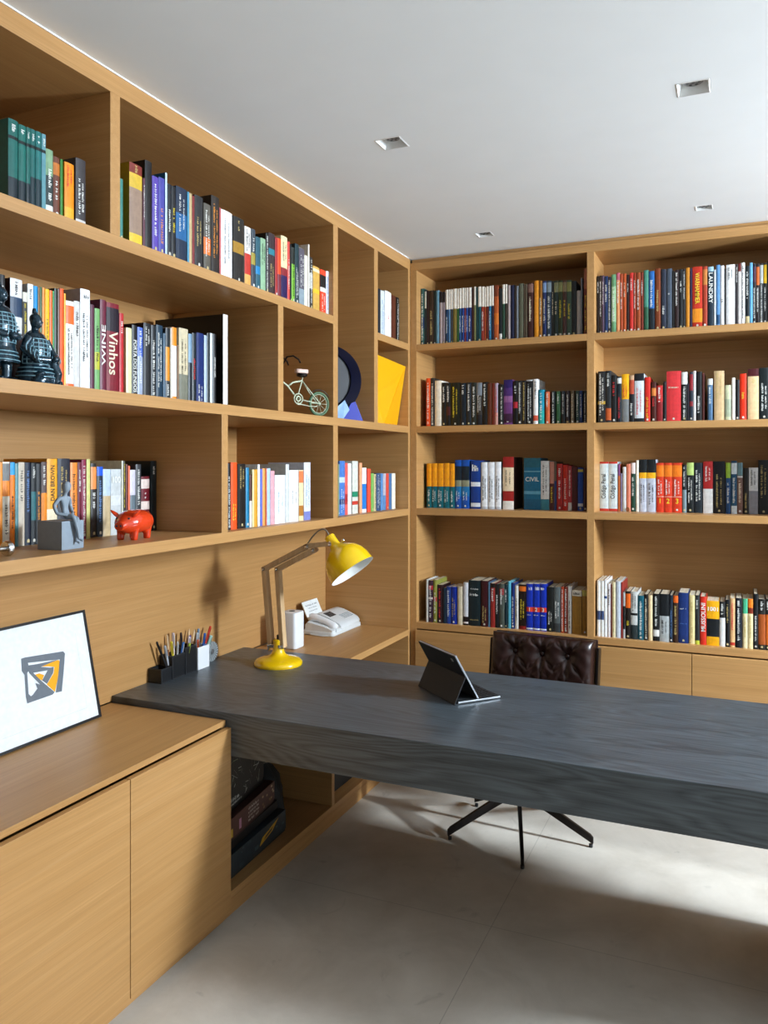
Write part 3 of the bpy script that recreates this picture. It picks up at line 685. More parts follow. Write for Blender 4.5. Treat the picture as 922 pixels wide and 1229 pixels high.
('B1R',33,1.5624,0.0369,0.287,0.06,'f0f0f0','','','k~.05-.25','thick white book with dark lettering'),
('B1R',34,1.6027,0.0093,0.286,0.06,'4a4446','','','w~.05-.3',''),
('B1R',35,1.6137,0.011,0.289,0.06,'e8e4e2','','.0-.13:7a2a2a','',''),
('B1R',36,1.6263,0.0151,0.291,0.06,'f2f2f2','','','k~.05-.9','white book with dark lettering'),
('B1R',37,1.6435,0.0176,0.274,0.06,'1e2a30','','.85-1:c8b890','w~.1-.55','black book with tan foot'),
('B1R',38,1.6623,0.0117,0.287,0.06,'7ab8e0','','','',''),
('B1R',39,1.6752,0.0121,0.281,0.06,'2a2c34','','.05-.3:5a3a50','w~.4-.9',''),
('B1R',40,1.6889,0.0133,0.279,0.06,'30262a','','.05-.35:d8743a','w~.4-.8','slim black book with orange top'),
('B1R',41,1.7038,0.014,0.28,0.06,'262a2e','','.03-.33:c8ccc8','w~.35-.95','black book with light grey top'),
('B1R',42,1.7195,0.0132,0.28,0.06,'24282a','','.03-.33:e8c020','w~.4-.8','slim black book with yellow top'),
('B1R',43,1.7343,0.0127,0.288,0.06,'2a2a2a','','','','slim black book'),
('B2L',1,0.0717,0.0242,0.261,0.05,'e8602a','','','w~.1-.95','orange book with white lettering'),
('B2L',2,0.0986,0.019,0.261,0.05,'3a3632','','','w~.1-.95','charcoal book with white lettering'),
('B2L',3,0.1214,0.0375,0.246,0.05,'efe8d8','','','','thick white book'),
('B2L',4,0.1621,0.0227,0.234,0.05,'1e2022','','','w~.1-.45','black book with white lettering'),
('B2L',5,0.1863,0.0231,0.232,0.05,'222324','','.55-.75:5a2a2c','w~.08-.45','black book with maroon middle'),
('B2L',6,0.2115,0.0513,0.231,0.05,'24261e','','','y~.08-.8','thick black book with yellow lettering'),
('B2L',7,0.2648,0.0321,0.227,0.05,'1c2c38','','','w~.05-.25','thick dark slate book with white lettering'),
('B2L',8,0.299,0.0275,0.228,0.05,'2e343a','','','w~.05-.65','charcoal book with white lettering'),
('B2L',9,0.328,0.0247,0.227,0.05,'30342c','','','w~.1-.8','charcoal book with white lettering'),
('B2L',10,0.3541,0.031,0.225,0.05,'4a4440','','.0-.3:8a9098;.75-1:2a2c34','w~.3-.7','charcoal book with grey top'),
('B2L',11,0.3872,0.026,0.227,0.05,'1e1c1c','','','w~.05-.55','black book with white lettering'),
('B2L',12,0.4146,0.0216,0.221,0.05,'6a3a28','','','','brown book'),
('B2L',13,0.4377,0.0146,0.22,0.05,'7a3020','','','',''),
('B2L',14,0.4542,0.0166,0.219,0.05,'b8a8b8','','.7-1:d8a8a0','r~.1-.8',''),
('B2L',15,0.4734,0.006,0.213,0.05,'222222','','','',''),
('B2L',16,0.4814,0.0181,0.21,0.05,'262826','','','w~.05-.9',''),
('B2L',17,0.5015,0.0464,0.234,0.05,'7a4a80','','.0-.18:3a2a6a;.18-.36:5a3a78;.36-.5:9a6a98;.75-.95:4a2a48','w~.92-.97','thick plum book with purple top'),
('B2L',18,0.5524,0.0226,0.227,0.05,'1c1a1c','','.48-.62:c03a48','w~.12-.3','black book with red middle'),
('B2L',19,0.5764,0.0204,0.226,0.05,'221e1c','','','w~.05-.75','black book with white lettering'),
('B2L',20,0.5988,0.0187,0.226,0.05,'2a2420','','','g~.05-.9',''),
('B2L',21,0.6205,0.033,0.229,0.05,'1e1e20','','.0-.03:c8c8c8','w~.1-.95','thick black book with light grey top'),
('B2L',22,0.656,0.0241,0.231,0.05,'f4f2f0','','.8-.92:d86a50','k~.05-.45','white book with salmon middle'),
('B2L',23,0.6831,0.0286,0.176,0.05,'2a9ab0','','.6-1:3ab0a8','w~.1-.9','turquoise book with teal foot'),
('B2L',24,0.7181,0.0218,0.165,0.05,'d07048','','','w~.05-.5',''),
('B2L',25,0.7494,0.0177,0.166,0.05,'20302e','','','w~.05-.9',''),
('B2L',26,0.7735,0.0196,0.165,0.05,'4a7a58','','','w~.1-.4',''),
('B2L',27,0.7985,0.0185,0.165,0.05,'2a3038','','','w~.1-.7',''),
('B2L',28,0.8218,0.0169,0.166,0.05,'3a2a30','','','w~.1-.8',''),
('B2L',29,0.8456,0.0168,0.165,0.05,'6a5a40','','','i~.1-.9',''),
('B2L',30,0.8707,0.0172,0.164,0.05,'204a4a','','','w~.1-.8',''),
('B2L',31,0.8893,0.0143,0.164,0.05,'22427a','','','w~.1-.8',''),
('B2L',32,0.9093,0.0137,0.163,0.05,'20282c','','','w~.1-.9',''),
('B2R',1,0.9808,0.0354,0.254,0.04,'2c2c2e','','.58-.64:c0a040','w~.05-.85','thick black book with olive middle'),
('B2R',2,1.018,0.0257,0.255,0.04,'33383c','','.72-.95:c86a3a','w~.05-.3','charcoal book with rust middle'),
('B2R',3,1.0455,0.0237,0.232,0.04,'26282a','','','r~.15-.45','black book with red lettering'),
('B2R',4,1.0715,0.0212,0.224,0.04,'22303a','','.03-.15:e0e4e4','r~.45-.9','dark slate book with white top'),
('B2R',5,1.094,0.0337,0.235,0.04,'f4b822','','.52-1:8a8c8c','r~.22-.5','thick yellow book with grey foot'),
('B2R',6,1.1294,0.0219,0.228,0.04,'c05a40','','.0-.1:c8a888;.4-1:24262c','w~.6-.85','rust book with tan top'),
('B2R',7,1.154,0.0433,0.235,0.04,'dde2e6','','.0-.15:24282e;.92-1:2a2e34','r~.3-.85','thick white book with black top'),
('B2R',8,1.2009,0.0256,0.215,0.04,'d83a30','','','y~.45-.95','red book with yellow lettering'),
('B2R',9,1.2306,0.0223,0.191,0.04,'5a2a20','','.15-.35:d88a4a','r~.4-.6','brown book with rust middle'),
('B2R',10,1.2551,0.0285,0.173,0.04,'c83a38','','.45-1:983034','w~.05-.45','red book with rust foot'),
('B2R',11,1.2854,0.014,0.191,0.04,'2e2c30','','','',''),
('B2R',12,1.3011,0.0637,0.239,0.04,'d8474a','','','iH~.3-.34','thick red book with ivory lettering'),
('B2R',13,1.3678,0.026,0.232,0.04,'1e2020','','.0-.25:ecece8','w~.3-.95','black book with white top'),
('B2R',14,1.3952,0.0057,0.179,0.04,'3a3440','','','',''),
('B2R',15,1.4026,0.0158,0.232,0.04,'2a3644','','.05-.38:9a3038;.6-.7:9a3038','',''),
('B2R',16,1.4206,0.0101,0.236,0.04,'f0f0f0','','','',''),
('B2R',17,1.4324,0.0244,0.231,0.04,'262628','','','w~.5-.85','black book with white lettering'),
('B2R',18,1.4585,0.0104,0.224,0.04,'5a2a24','','','',''),
('B2R',19,1.4827,0.0215,0.196,0.04,'5a7a98','','.0-.15:e0e0dc','w~.2-.6','slate blue book with white top'),
('B2R',20,1.5111,0.0427,0.231,0.04,'d8bc94','','','g~.05-.55','thick tan book with gold lettering'),
('B2R',21,1.5571,0.0254,0.163,0.04,'cfd0b0','','.4-.9:b0b8a0','','cream book with pale green middle'),
('B2R',22,1.5859,0.0143,0.196,0.04,'f2ece0','','','',''),
('B2R',23,1.6019,0.0164,0.186,0.04,'2a2a2a','','','',''),
('B2R',24,1.6204,0.0276,0.213,0.04,'e0401e','','','y~.35-.55','red book with yellow lettering'),
('B2R',25,1.6537,0.0455,0.234,0.04,'e8caa0','','.0-.15:5a2228','g~.2-.3','thick tan book with maroon top'),
('B2R',26,1.7017,0.0405,0.236,0.04,'1e2a2c','','','w~.3-.85','thick black book with white lettering'),
('B3L',1,0.0557,0.0279,0.242,0.1,'12707a','','.0-.52:f2a820','w~.6-.88','teal book with amber top'),
('B3L',2,0.0846,0.0307,0.242,0.1,'12707a','','.0-.52:f2a820','w~.6-.88','teal book with amber top'),
('B3L',3,0.1162,0.0362,0.242,0.1,'12707a','','.0-.52:f2a820','w~.6-.88','thick teal book with amber top'),
('B3L',4,0.1534,0.0337,0.243,0.1,'12707a','','.0-.52:f2a820','w~.6-.88','thick teal book with amber top'),
('B3L',5,0.188,0.0289,0.241,0.1,'12707a','','.0-.52:f2a820','w~.6-.88','teal book with amber top'),
('B3L',6,0.219,0.0344,0.26,0.1,'2260b0','','.13-.42:203038;.42-.55:9a9a80;.55-.75:2a80b0','w~.65-.85','thick blue book with dark slate middle'),
('B3L',7,0.2544,0.0452,0.26,0.1,'2260b0','','.13-.42:203038;.42-.55:9a9a80;.55-.75:2a80b0','w~.65-.85','thick blue book with dark slate middle'),
('B3L',8,0.3078,0.0525,0.257,0.1,'1f4a92','','.45-.54:e8ecf0;.88-.96:e8ecf0','wH~.08-.22','thick blue book with white middle'),
('B3L',9,0.365,0.0345,0.248,0.1,'eef0f2','','.95-1:c8ccd0','k~.3-.85','thick white book with light grey foot'),
('B3L',10,0.4015,0.0359,0.248,0.1,'eef0f2','','.95-1:c8ccd0','k~.3-.85','thick white book with light grey foot'),
('B3L',11,0.4395,0.0335,0.249,0.1,'eef0f2','','.95-1:c8ccd0','k~.3-.85','thick white book with light grey foot'),
('B3L',12,0.483,0.0581,0.275,0.1,'a8302c','3a2420','.2-.65:ecd8b8;.84-1:ece8e0','k~.25-.55','thick red book with cream middle'),
('B3L',13,0.5903,0.0878,0.269,0.12,'2a7fa0','','.0-.18:3a7a8a;.25-.27:8ac0d0;.64-.7:7ab8d0;.8-1:2a7090','wHCIVIL.34-.48','thick turquoise book lettered'),
('B3L',14,0.6795,0.0424,0.254,0.12,'eef0f0','','.78-1:4a90a0','k~.08-.7','thick white book with turquoise foot'),
('B3L',15,0.7254,0.0221,0.249,0.12,'c89080','','.45-1:5a2428','y~.5-.85','pink book with maroon foot'),
('B3L',16,0.7489,0.0103,0.251,0.12,'7a6a58','','.4-1:34487a','',''),
('B3L',17,0.7616,0.0295,0.239,0.12,'b82e2a','','','w~.1-.75','red book with white lettering'),
('B3L',18,0.7941,0.0233,0.233,0.12,'d03a26','','','w~.3-.9','red book with white lettering'),
('B3L',19,0.8193,0.0182,0.228,0.12,'b84048','','.82-1:e8e4e0','w~.1-.7',''),
('B3L',20,0.8394,0.0266,0.223,0.12,'5a2024','','','','maroon book'),
('B3L',21,0.8684,0.0259,0.219,0.12,'2a5ab0','','.04-.1:c8c060;.83-.9:e0e8f0','','blue book with pale yellow top'),
('B3L',22,0.8973,0.0159,0.218,0.12,'4a2022','','','',''),
('B3R',1,0.9713,0.0425,0.249,0.16,'d4e0e4','','.0-.04:c8483c;.95-1:c8483c','kCódigo Penal^.25-.75','thick white book lettered'),
('B3R',2,1.0152,0.0433,0.249,0.16,'d4e0e4','','.0-.04:c8483c;.95-1:c8483c','kCódigo Penal^.25-.75','thick white book lettered'),
('B3R',3,1.0604,0.0102,0.238,0.16,'c07040','','.0-.25:8a5a90','',''),
('B3R',4,1.0725,0.0088,0.191,0.16,'8a8098','','','',''),
('B3R',5,1.0831,0.0164,0.223,0.16,'d8dad8','','','',''),
('B3R',6,1.1013,0.0202,0.238,0.16,'e09078','','','','salmon book'),
('B3R',7,1.1234,0.0201,0.243,0.16,'2a5040','','.0-.22:f0e0dc','w~.3-.7','dark green book with white top'),
('B3R',8,1.1472,0.0129,0.256,0.16,'f0ece0','','','',''),
('B3R',9,1.1624,0.035,0.26,0.16,'c8ccd8','','.0-.25:22282c;.25-.36:f2b82a','k~.45-.85','thick pale blue book with black top'),
('B3R',10,1.1988,0.0422,0.26,0.16,'c8ccd8','','.0-.25:22282c;.25-.36:f2b82a','k~.45-.85','thick pale blue book with black top'),
('B3R',11,1.2442,0.034,0.243,0.16,'d84a2c','','.05-.28:ee8a2a;.68-.69:f0d0c0','w~.34-.66,yH1.72-.82','thick red book with orange top'),
('B3R',12,1.2795,0.0374,0.243,0.16,'d84a2c','','.05-.28:ee8a2a;.68-.69:f0d0c0','w~.34-.66,yH2.72-.82','thick red book with orange top'),
('B3R',13,1.3182,0.0439,0.243,0.16,'d84a2c','','.05-.28:ee8a2a;.68-.69:f0d0c0','w~.34-.66,yH3.72-.82','thick red book with orange top'),
('B3R',14,1.3644,0.0187,0.233,0.16,'8a9aa0','','.0-.52:202428','w~.05-.45','light grey book with black top'),
('B3R',15,1.3848,0.0317,0.244,0.16,'22282a','','.0-.25:b8cc80','w~.3-.8','black book with pale yellow top'),
('B3R',16,1.4182,0.0368,0.243,0.16,'2a343c','','','w~.15-.8','thick dark slate book with white lettering'),
('B3R',17,1.459,0.0431,0.25,0.16,'b83434','','.53-1:e8e6e4','w~.1-.4','thick red book with white foot'),
('B3R',18,1.5047,0.051,0.25,0.16,'20222a','','','g~.25-.9','thick black book with gold lettering'),
('B3R',19,1.5596,0.0205,0.243,0.16,'2a5a8a','','.0-.3:a8c850','w~.4-.8','navy book with pale yellow top'),
('B3R',20,1.5831,0.0247,0.252,0.16,'2a6080','','.04-.25:e0e8ec;.85-1:e0e8ec','w~.3-.8','slate blue book with white top'),
('B3R',21,1.6095,0.0233,0.243,0.16,'8a6a60','','.0-.25:7a98a0;.26-.29:e8e4e0','i~.35-.8','brown book with grey top'),
('B3R',22,1.6371,0.0197,0.219,0.16,'2a2624','','','g~.55-.9','black book with gold lettering'),
('B3R',23,1.6598,0.0388,0.22,0.16,'dcdcdc','','.5-1:9a9aa0','k~.05-.4','thick white book with light grey foot'),
('B3R',24,1.7015,0.0426,0.256,0.16,'23282a','','','g~.1-.7','thick black book with gold lettering'),
('B4L',1,0.0812,0.0115,0.227,0.025,'d8d8d4','','','',''),
('B4L',2,0.0943,0.0257,0.223,0.025,'4a3040','','.12-.22:c84048;.4-.45:e0d8d0','w~.1-.9','charcoal book with red middle'),
('B4L',3,0.1221,0.0205,0.227,0.025,'9a9a50','','.4-.5:b84040','w~.3-.8',''),
('B4L',4,0.1458,0.0288,0.203,0.025,'3a2226','','','r~.1-.9','dark brown book with red lettering'),
('B4L',5,0.1783,0.0158,0.188,0.025,'22384a','','','',''),
('B4L',6,0.1956,0.0246,0.195,0.025,'2a4a90','','','w~.1-.8','blue book with white lettering'),
('B4L',7,0.2218,0.0317,0.197,0.025,'1c3a98','','','g~.3-.8','blue book with gold lettering'),
('B4L',8,0.2582,0.0271,0.201,0.025,'d8ccb4','','','','cream book'),
('B4L',9,0.2901,0.0269,0.224,0.025,'2a1c1e','','.0-.8:d8d8dc;.92-.96:e8e0e0','','black book with white top'),
('B4L',10,0.319,0.064,0.237,0.025,'1f3136','','','wH~.17-.2,wH~.28-.34,gH~.85-.88','thick dark slate book with white lettering'),
('B4L',11,0.3872,0.0366,0.238,0.025,'4a1a22','','','g~.55-.9','thick maroon book with gold lettering'),
('B4L',12,0.4252,0.0092,0.232,0.025,'5a7a90','','','',''),
('B4L',13,0.4375,0.0246,0.228,0.025,'a03a34','','.0-.1:2a2020','w~.1-.4','rust book with black top'),
('B4L',14,0.464,0.0181,0.226,0.025,'222428','','','w~.25-.7',''),
('B4L',15,0.4841,0.0254,0.228,0.025,'5a6058','','.1-.25:a04848','w~.1-.5','grey book with maroon middle'),
('B4L',16,0.5102,0.0144,0.225,0.035,'223a42','','','w~.1-.4',''),
('B4L',17,0.5271,0.0163,0.239,0.035,'6ab8cc','','','',''),
('B4L',18,0.5454,0.0178,0.235,0.035,'223a78','','','w~.3-.9',''),
('B4L',19,0.5652,0.0167,0.223,0.035,'e0dcd4','','','k~.3-.8',''),
('B4L',20,0.586,0.0357,0.23,0.035,'2a1c16','','.04-.15:d8782a;.92-1:8a2a24','y~.33-.8','thick dark brown book with orange top'),
('B4L',21,0.6242,0.0329,0.235,0.035,'2040b0','','.5-.6:d84a30;.95-.98:e0e8f0','wH~.06-.13,wH1.51-.59,wH~.66-.68','thick blue book with red middle'),
('B4L',22,0.658,0.0342,0.237,0.035,'2040b0','','.5-.6:d84a30;.95-.98:e0e8f0','wH~.06-.13,wH2.51-.59,wH~.66-.68','thick blue book with red middle'),
('B4L',23,0.6931,0.034,0.239,0.035,'2040b0','','.5-.6:d84a30;.95-.98:e0e8f0','wH~.06-.13,wH3.51-.59,wH~.66-.68','thick blue book with red middle'),
('B4L',24,0.73,0.0322,0.226,0.035,'2a2c2a','','','w~.55-.85','thick black book with white lettering'),
('B4L',25,0.7641,0.034,0.228,0.035,'6a7070','','.8-1:4a4e50','w~.3-.7','thick grey book with charcoal foot'),
('B4L',26,0.8,0.0145,0.23,0.035,'b84a24','','','w~.05-.95',''),
('B4L',27,0.8158,0.0179,0.231,0.035,'8a3a24','','','w~.05-.95',''),
('B4L',28,0.8351,0.0163,0.235,0.035,'e8e4e0','','','k~.3-.9',''),
('B4L',29,0.8548,0.0475,0.217,0.035,'a8803c','','.0-.13:e4ddd0','kH~.04-.1','thick olive book with white top'),
('B4L',30,0.9051,0.0263,0.22,0.035,'a8803c','','.0-.13:c8c070','','olive book with pale yellow top'),
('B4R',1,0.979,0.0153,0.273,0.025,'f0f0ee','','.54-.7:4a5a80','','white book with slate blue middle'),
('B4R',2,0.9957,0.0158,0.274,0.025,'eeeeea','','.54-.7:4a5a80','','white book with slate blue middle'),
('B4R',3,1.0128,0.0133,0.277,0.025,'f2f2f4','','.28-.32:2a4a80','',''),
('B4R',4,1.0275,0.0161,0.261,0.025,'e6dede','','','k~.1-.4','white book with dark lettering'),
('B4R',5,1.0445,0.0048,0.257,0.025,'7a2a24','','','',''),
('B4R',6,1.0501,0.0161,0.27,0.025,'e8dcb8','','','g~.1-.9','cream book with gold lettering'),
('B4R',7,1.068,0.0239,0.276,0.025,'d0d6de','','','','pale blue book'),
('B4R',8,1.0933,0.0066,0.272,0.025,'a03a34','','','',''),
('B4R',9,1.1017,0.0103,0.224,0.025,'c0c0c0','','.3-.8:2a2a2a','',''),
('B4R',10,1.1137,0.0232,0.23,0.025,'2c2420','','.05-.35:e8742a','y~.6-.75','black book with orange top'),
('B4R',11,1.1388,0.0305,0.23,0.025,'d0d0cc','','.45-.5:2a2a2a;.7-1:3a4446','k~.05-.4','light grey book with black middle'),
('B4R',12,1.171,0.028,0.212,0.025,'1f6878','','','w~.1-.9','teal book with white lettering'),
('B4R',13,1.2003,0.0174,0.221,0.025,'2e2824','','','i~.1-.95','black book with ivory lettering'),
('B4R',14,1.2195,0.0182,0.218,0.025,'f0d8b0','','','','cream book'),
('B4R',15,1.2412,0.0276,0.226,0.025,'1e1e20','','.76-.9:e8e4e0','w~.06-.7','black book with white middle'),
('B4R',16,1.2705,0.0435,0.227,0.025,'24282c','','.46-1:b8bcbc','k~.55-.85','thick black book with light grey foot'),
('B4R',17,1.3162,0.0134,0.224,0.025,'2a3848','','','b~.3-.9',''),
('B4R',18,1.3317,0.0217,0.223,0.025,'4a3020','','.0-.15:e8742a','g~.2-.85','dark brown book with orange top'),
('B4R',19,1.3552,0.0436,0.238,0.03,'26407a','','','wH~.3-.33,bH~.6-.62','thick navy book with white lettering'),
('B4R',20,1.4023,0.0245,0.229,0.03,'ead8a4','','','g~.15-.9','pale yellow book with gold lettering'),
('B4R',21,1.428,0.0196,0.23,0.03,'3a3c3c','','.92-1:c8cc50','w~.1-.3','charcoal book with yellow foot'),
('B4R',22,1.4502,0.0268,0.225,0.03,'d8402c','','','wMUSSOLINI^.13-.72','red book with white lettering'),
('B4R',23,1.4787,0.054,0.208,0.03,'f2b41c','','.4-.8:22262a','wH1001.13-.23','thick yellow book lettered'),
('B4R',24,1.5343,0.0238,0.207,0.03,'2e2e30','','.36-1:e8e6e2','w~.05-.3','black book with white foot'),
('B4R',25,1.5594,0.0182,0.218,0.03,'1e2024','','','g~.1-.5','black book with gold lettering'),
('B4R',26,1.5792,0.0202,0.226,0.03,'e4bc8c','','.9-.96:c84a3a','r~.1-.65','tan book with red middle'),
('B4R',27,1.6032,0.0255,0.228,0.03,'232a36','','','w~.05-.85','dark slate book with white lettering'),
('B4R',28,1.6324,0.02,0.228,0.03,'e8dcb4','','.0-.3:5ab890','g~.35-.8','cream book with pale green top'),
('B4R',29,1.6536,0.0215,0.229,0.03,'ecdcae','','.0-.18:f08a2a;.18-.3:8a3a20','g~.35-.8','cream book with orange top'),
('B4R',30,1.6784,0.0173,0.253,0.03,'23262a','','','w~.4-.85','black book with white lettering'),
('B4R',31,1.6978,0.0291,0.23,0.03,'30302c','','.3-.9:b0602a','w~.05-.25','black book with rust middle'),
('B4R',32,1.728,0.0179,0.232,0.03,'30302c','','.3-.9:e07a2a','w~.05-.25','black book with orange middle'),
]
# ------------------------------------------------------------------ books
# row key: (wall, shelf top z, lettering of the place, group)
ROWS = {
 'LA1': ('L', ZA, 'top left-wall shelf, nearest bay'), 'LA2': ('L', ZA, 'top left-wall shelf, long bay'),
 'LB1': ('L', ZB, 'left-wall shelf behind the warrior figurines'), 'LC1': ('L', ZCs, 'left-wall shelf behind the red pig'),
 'LC3': ('L', ZCs, 'left-wall shelf above the lamp arm'), 'LC4': ('L', ZCs, 'left-wall corner shelf above the lampshade'),
 'LD': ('L', ZA, 'left-wall cubby above yellow sculpture'),
 'B1L': ('B', 2.2054, 'top back-wall shelf, left bay'), 'B1R': ('B', 2.2054, 'top back-wall shelf, right bay'),
 'B2L': ('B', ZB, 'second back-wall shelf, left bay'), 'B2R': ('B', ZB, 'second back-wall shelf, right bay'),
 'B3L': ('B', ZCs, 'third back-wall shelf, left bay'), 'B3R': ('B', ZCs, 'third back-wall shelf, right bay'),
 'B4L': ('B', .7195, 'lowest back-wall shelf, left bay'), 'B4R': ('B', .7195, 'lowest back-wall shelf, right bay')}
INK = {'w':'f0f0ea','k':'20201f','y':'ead03a','o':'e8963a','r':'d8343a','g':'c8b070','b':'6a90c8','i':'ece0c4'}
ORDS = ['first','second','third','fourth','fifth','sixth','seventh','eighth','ninth','tenth','eleventh','twelfth','thirteenth','fourteenth','fifteenth','sixteenth','seventeenth','eighteenth','nineteenth','twentieth']
TENS = {20:'twenty',30:'thirty',40:'forty',50:'fifty'}
def nth(n):
    if n <= 20: return ORDS[n-1]
    t = n//10*10
    return TENS[t][:-1] + 'ieth' if n == t else TENS[t] + '-' + ORDS[n-t-1]
_txt = {}
def text_mesh(s):
    """verts and faces of a word, one unit high, centred"""
    if s in _txt: return _txt[s]
    cu = bpy.data.curves.new('lettering', 'FONT'); cu.body = s; cu.size = 1; cu.offset = .012; cu.resolution_u = 3
    o = bpy.data.objects.new('lettering', cu); COL.objects.link(o)
    me = ev_mesh(o, 'lettering')
    v = [tuple(p.co) for p in me.vertices]; f = [tuple(p.vertices) for p in me.polygons]
    bpy.data.objects.remove(o); bpy.data.curves.remove(cu); bpy.data.meshes.remove(me)
    x0, x1 = min(p[0] for p in v), max(p[0] for p in v); y0, y1 = min(p[1] for p in v), max(p[1] for p in v)
    w, h = x1-x0, y1-y0
    _txt[s] = ([(p[0]-(x0+x1)/2, p[1]-(y0+y1)/2) for p in v], f, w, h)
    return _txt[s]
def squiggle(length, height, rnd):
    """a line of worn, unreadable print: a row of small uneven strokes"""
    v, f = [], []; x = -length/2; cw = height*.62
    while x < length/2 - cw*.5:
        if rnd.random() < .13: x += cw*.8; continue
        h = height*rnd.uniform(.62, 1); w = cw*rnd.uniform(.5, .95)
        n = len(v); y0 = -height/2; st = w*.34
        k = rnd.randrange(3)
        parts = [(x, x+st, y0, y0+h)]
        if k != 0: parts.append((x+w-st, x+w, y0, y0+h*rnd.uniform(.5, 1)))
        if k != 1: parts.append((x+st, x+w, y0+h*.4, y0+h*.4+st))
        for a, b, c, d in parts:
            n = len(v); v += [(a,c),(b,c),(b,d),(a,d)]; f.append((n,n+1,n+2,n+3))
        x += cw
    return v, f
TRE = re.compile(r'([a-z])(H?)(~|[^.]*?)(\^?)(\.\d+)-(\d*\.\d+)$')
def dye(h): return tuple(c**1.2 for c in lin(h))
def book_mesh(mb, t, h, col, cov, bands, title, seed, xf, dep, hard):
    """local frame: x across the spine, y into the shelf, z up; spine at y = 0"""
    rnd = random.Random(seed)
    base = dye(col); cv = dye(cov) if cov else tuple(c*.92 for c in base)
    w = min(.0022, t*.16); b0 = min(.0025, t*.12); ins = .003 if hard else .0004
    mb.col = cv
    mb.box(0, w, b0, dep, 0, h, xf); mb.box(t-w, t, b0, dep, 0, h, xf)
    # spine: shallow arc, banded
    na = 4 if t > .012 else 2
    arc = [(t*i/na, b0 - b0*math.sin(PI*i/na)**.6 if 0 < i < na else b0) for i in range(na+1)]
    segs = []
    for s in bands.split(';'):
        if s:
            r, c = s.split(':'); a, b = r.split('-'); segs.append((1-float(b), 1-float(a), dye(c)))
    cuts = sorted({0., 1.} | {x for s in segs for x in s[:2]})
    for k in range(len(cuts)-1):
        z0, z1 = cuts[k]*h, cuts[k+1]*h
        if z1 - z0 < 1e-5: continue
        mid = (cuts[k]+cuts[k+1])/2; mb.col = base
        for a, b, c in segs:
            if a <= mid <= b: mb.col = c
        for i in range(na):
            (xa, ya), (xb, yb) = arc[i], arc[i+1]
            mb.add([(xa,ya,z0),(xb,yb,z0),(xb,yb,z1),(xa,ya,z1)], [(0,1,2,3)], xf)
    mb.col = base
    for z in (0, h):
        mb.add([(x,y,z) for x, y in arc] + [(t, b0+w, z), (0, b0+w, z)], [tuple(range(na+3))], xf)
    yt = -.0006
    for tt in title.split(','):
        mm = TRE.match(tt)
        if not mm: continue
        ink, hz, s, up, a, b = mm.groups(); a, b = float(a), float(b)
        mb.col = lin(INK[ink]); zc = h*(1-(a+b)/2); ln = h*(b-a)
        if s == '~':
            if hz: length, height = t*.72, ln
            else: length, height = ln, min(t*.5, .012)
            if not hz and t > .03 and ln > .05:
                rows = [(-t*.17, min(.010, t*.26)), (t*.17, min(.008, t*.22))]
            else: rows = [(0, height)]
            for off, hh in rows:
                v, f = squiggle(length*(1 if off <= 0 else .8), hh, rnd)
                q = [(t/2+x, yt, zc+y) for x, y in v] if hz else [(t/2+off+y, yt, zc-x) for x, y in v]
                mb.add(q, f, xf)
        else:
            v, f, tw, th = text_mesh(s)
            if hz: k = min(t*.8/tw, ln/th); q = [(t/2+x*k, yt, zc+y*k) for x, y in v]
            else:
                k = ln/tw; ky = min(k*1.25, t*.7/th)
                q = [(t/2-y*ky, yt, zc+x*k) for x, y in v] if up else [(t/2+y*ky, yt, zc-x*k) for x, y in v]
            mb.add(q, f, xf)
    if t > .0105 and sum(base) < .75 and rnd.random() < .75 and not any(f[0] < .05 for f in segs):   # small publisher's device at the foot
        mb.col = lin(rnd.choice(['e4e2da', 'd0ccc0', 'c8b888'])); q = min(t*.24, .0045); z0 = h*.035
        mb.add([(t/2-q, yt, z0), (t/2+q, yt, z0), (t/2+q, yt, z0+q*1.7), (t/2, yt, z0+q*2.3), (t/2-q, yt, z0+q*1.7)], [(0,1,2,3,4)], xf)
    return w, ins
rest = MB()
for i, (g, n, c0, t, h, sb, col, cov, bands, title, lab) in enumerate(BOOKS):
    wall, z, place = ROWS[g]
    maxd = (.295 - sb) if wall == 'B' else (.47 - sb)
    dep = min(maxd, h*random.uniform(.66, .74)); 
    if cov == '2b2624': dep = .32
    hard = random.random() < .35
    loc = Vector((c0, sb, z)) if wall == 'B' else Vector((-sb, c0, z))
    rot = Matrix.Rotation(PI/2, 4, 'Z') if wall == 'L' else Matrix.Identity(4)
    vis = z < 1.5                                                # page tops can be seen on the lower shelves
    if lab:
        mb = MB(); w, ins = book_mesh(mb, t, h, col, cov, bands, title, i, None, dep, hard)
        pg = MB()
        pg.col = None
        if not vis:
            mb.col = lin('d9cdb6'); mb.box(w, t-w, .004, dep-ins, .001, h-ins)
        o = mb.build('book', M['print'])
        if lab.endswith('lettered'):
            lab = lab + ' ' + next(q.group(3) for q in (TRE.match(x) for x in title.split(',')) if q and q.group(3) != '~')
        full = lab + ', ' + nth(n) + ' from left, ' + place
        tag(o, full, 'book', 'books on the ' + place)
        o.location = loc; o.rotation_euler = (0, 0, PI/2 if wall == 'L' else 0)
        if vis:
            MB().box(w+.0001, t-w-.0001, .0045, dep-ins, .001, h-ins).build('page_block', M['pages'], o)
    else:
        xf = Matrix.Translation(loc) @ rot
        w, ins = book_mesh(rest, t, h, col, cov, bands, title, i, xf, dep, hard)
        rest.col = lin('d9cdb6'); rest.box(w, t-w, .004, dep-ins, .001, h-ins, xf)
o = rest.build('slim_books', M['print'])
tag(o, 'slim and small books squeezed between the larger books on every shelf', 'books', kind='stuff')
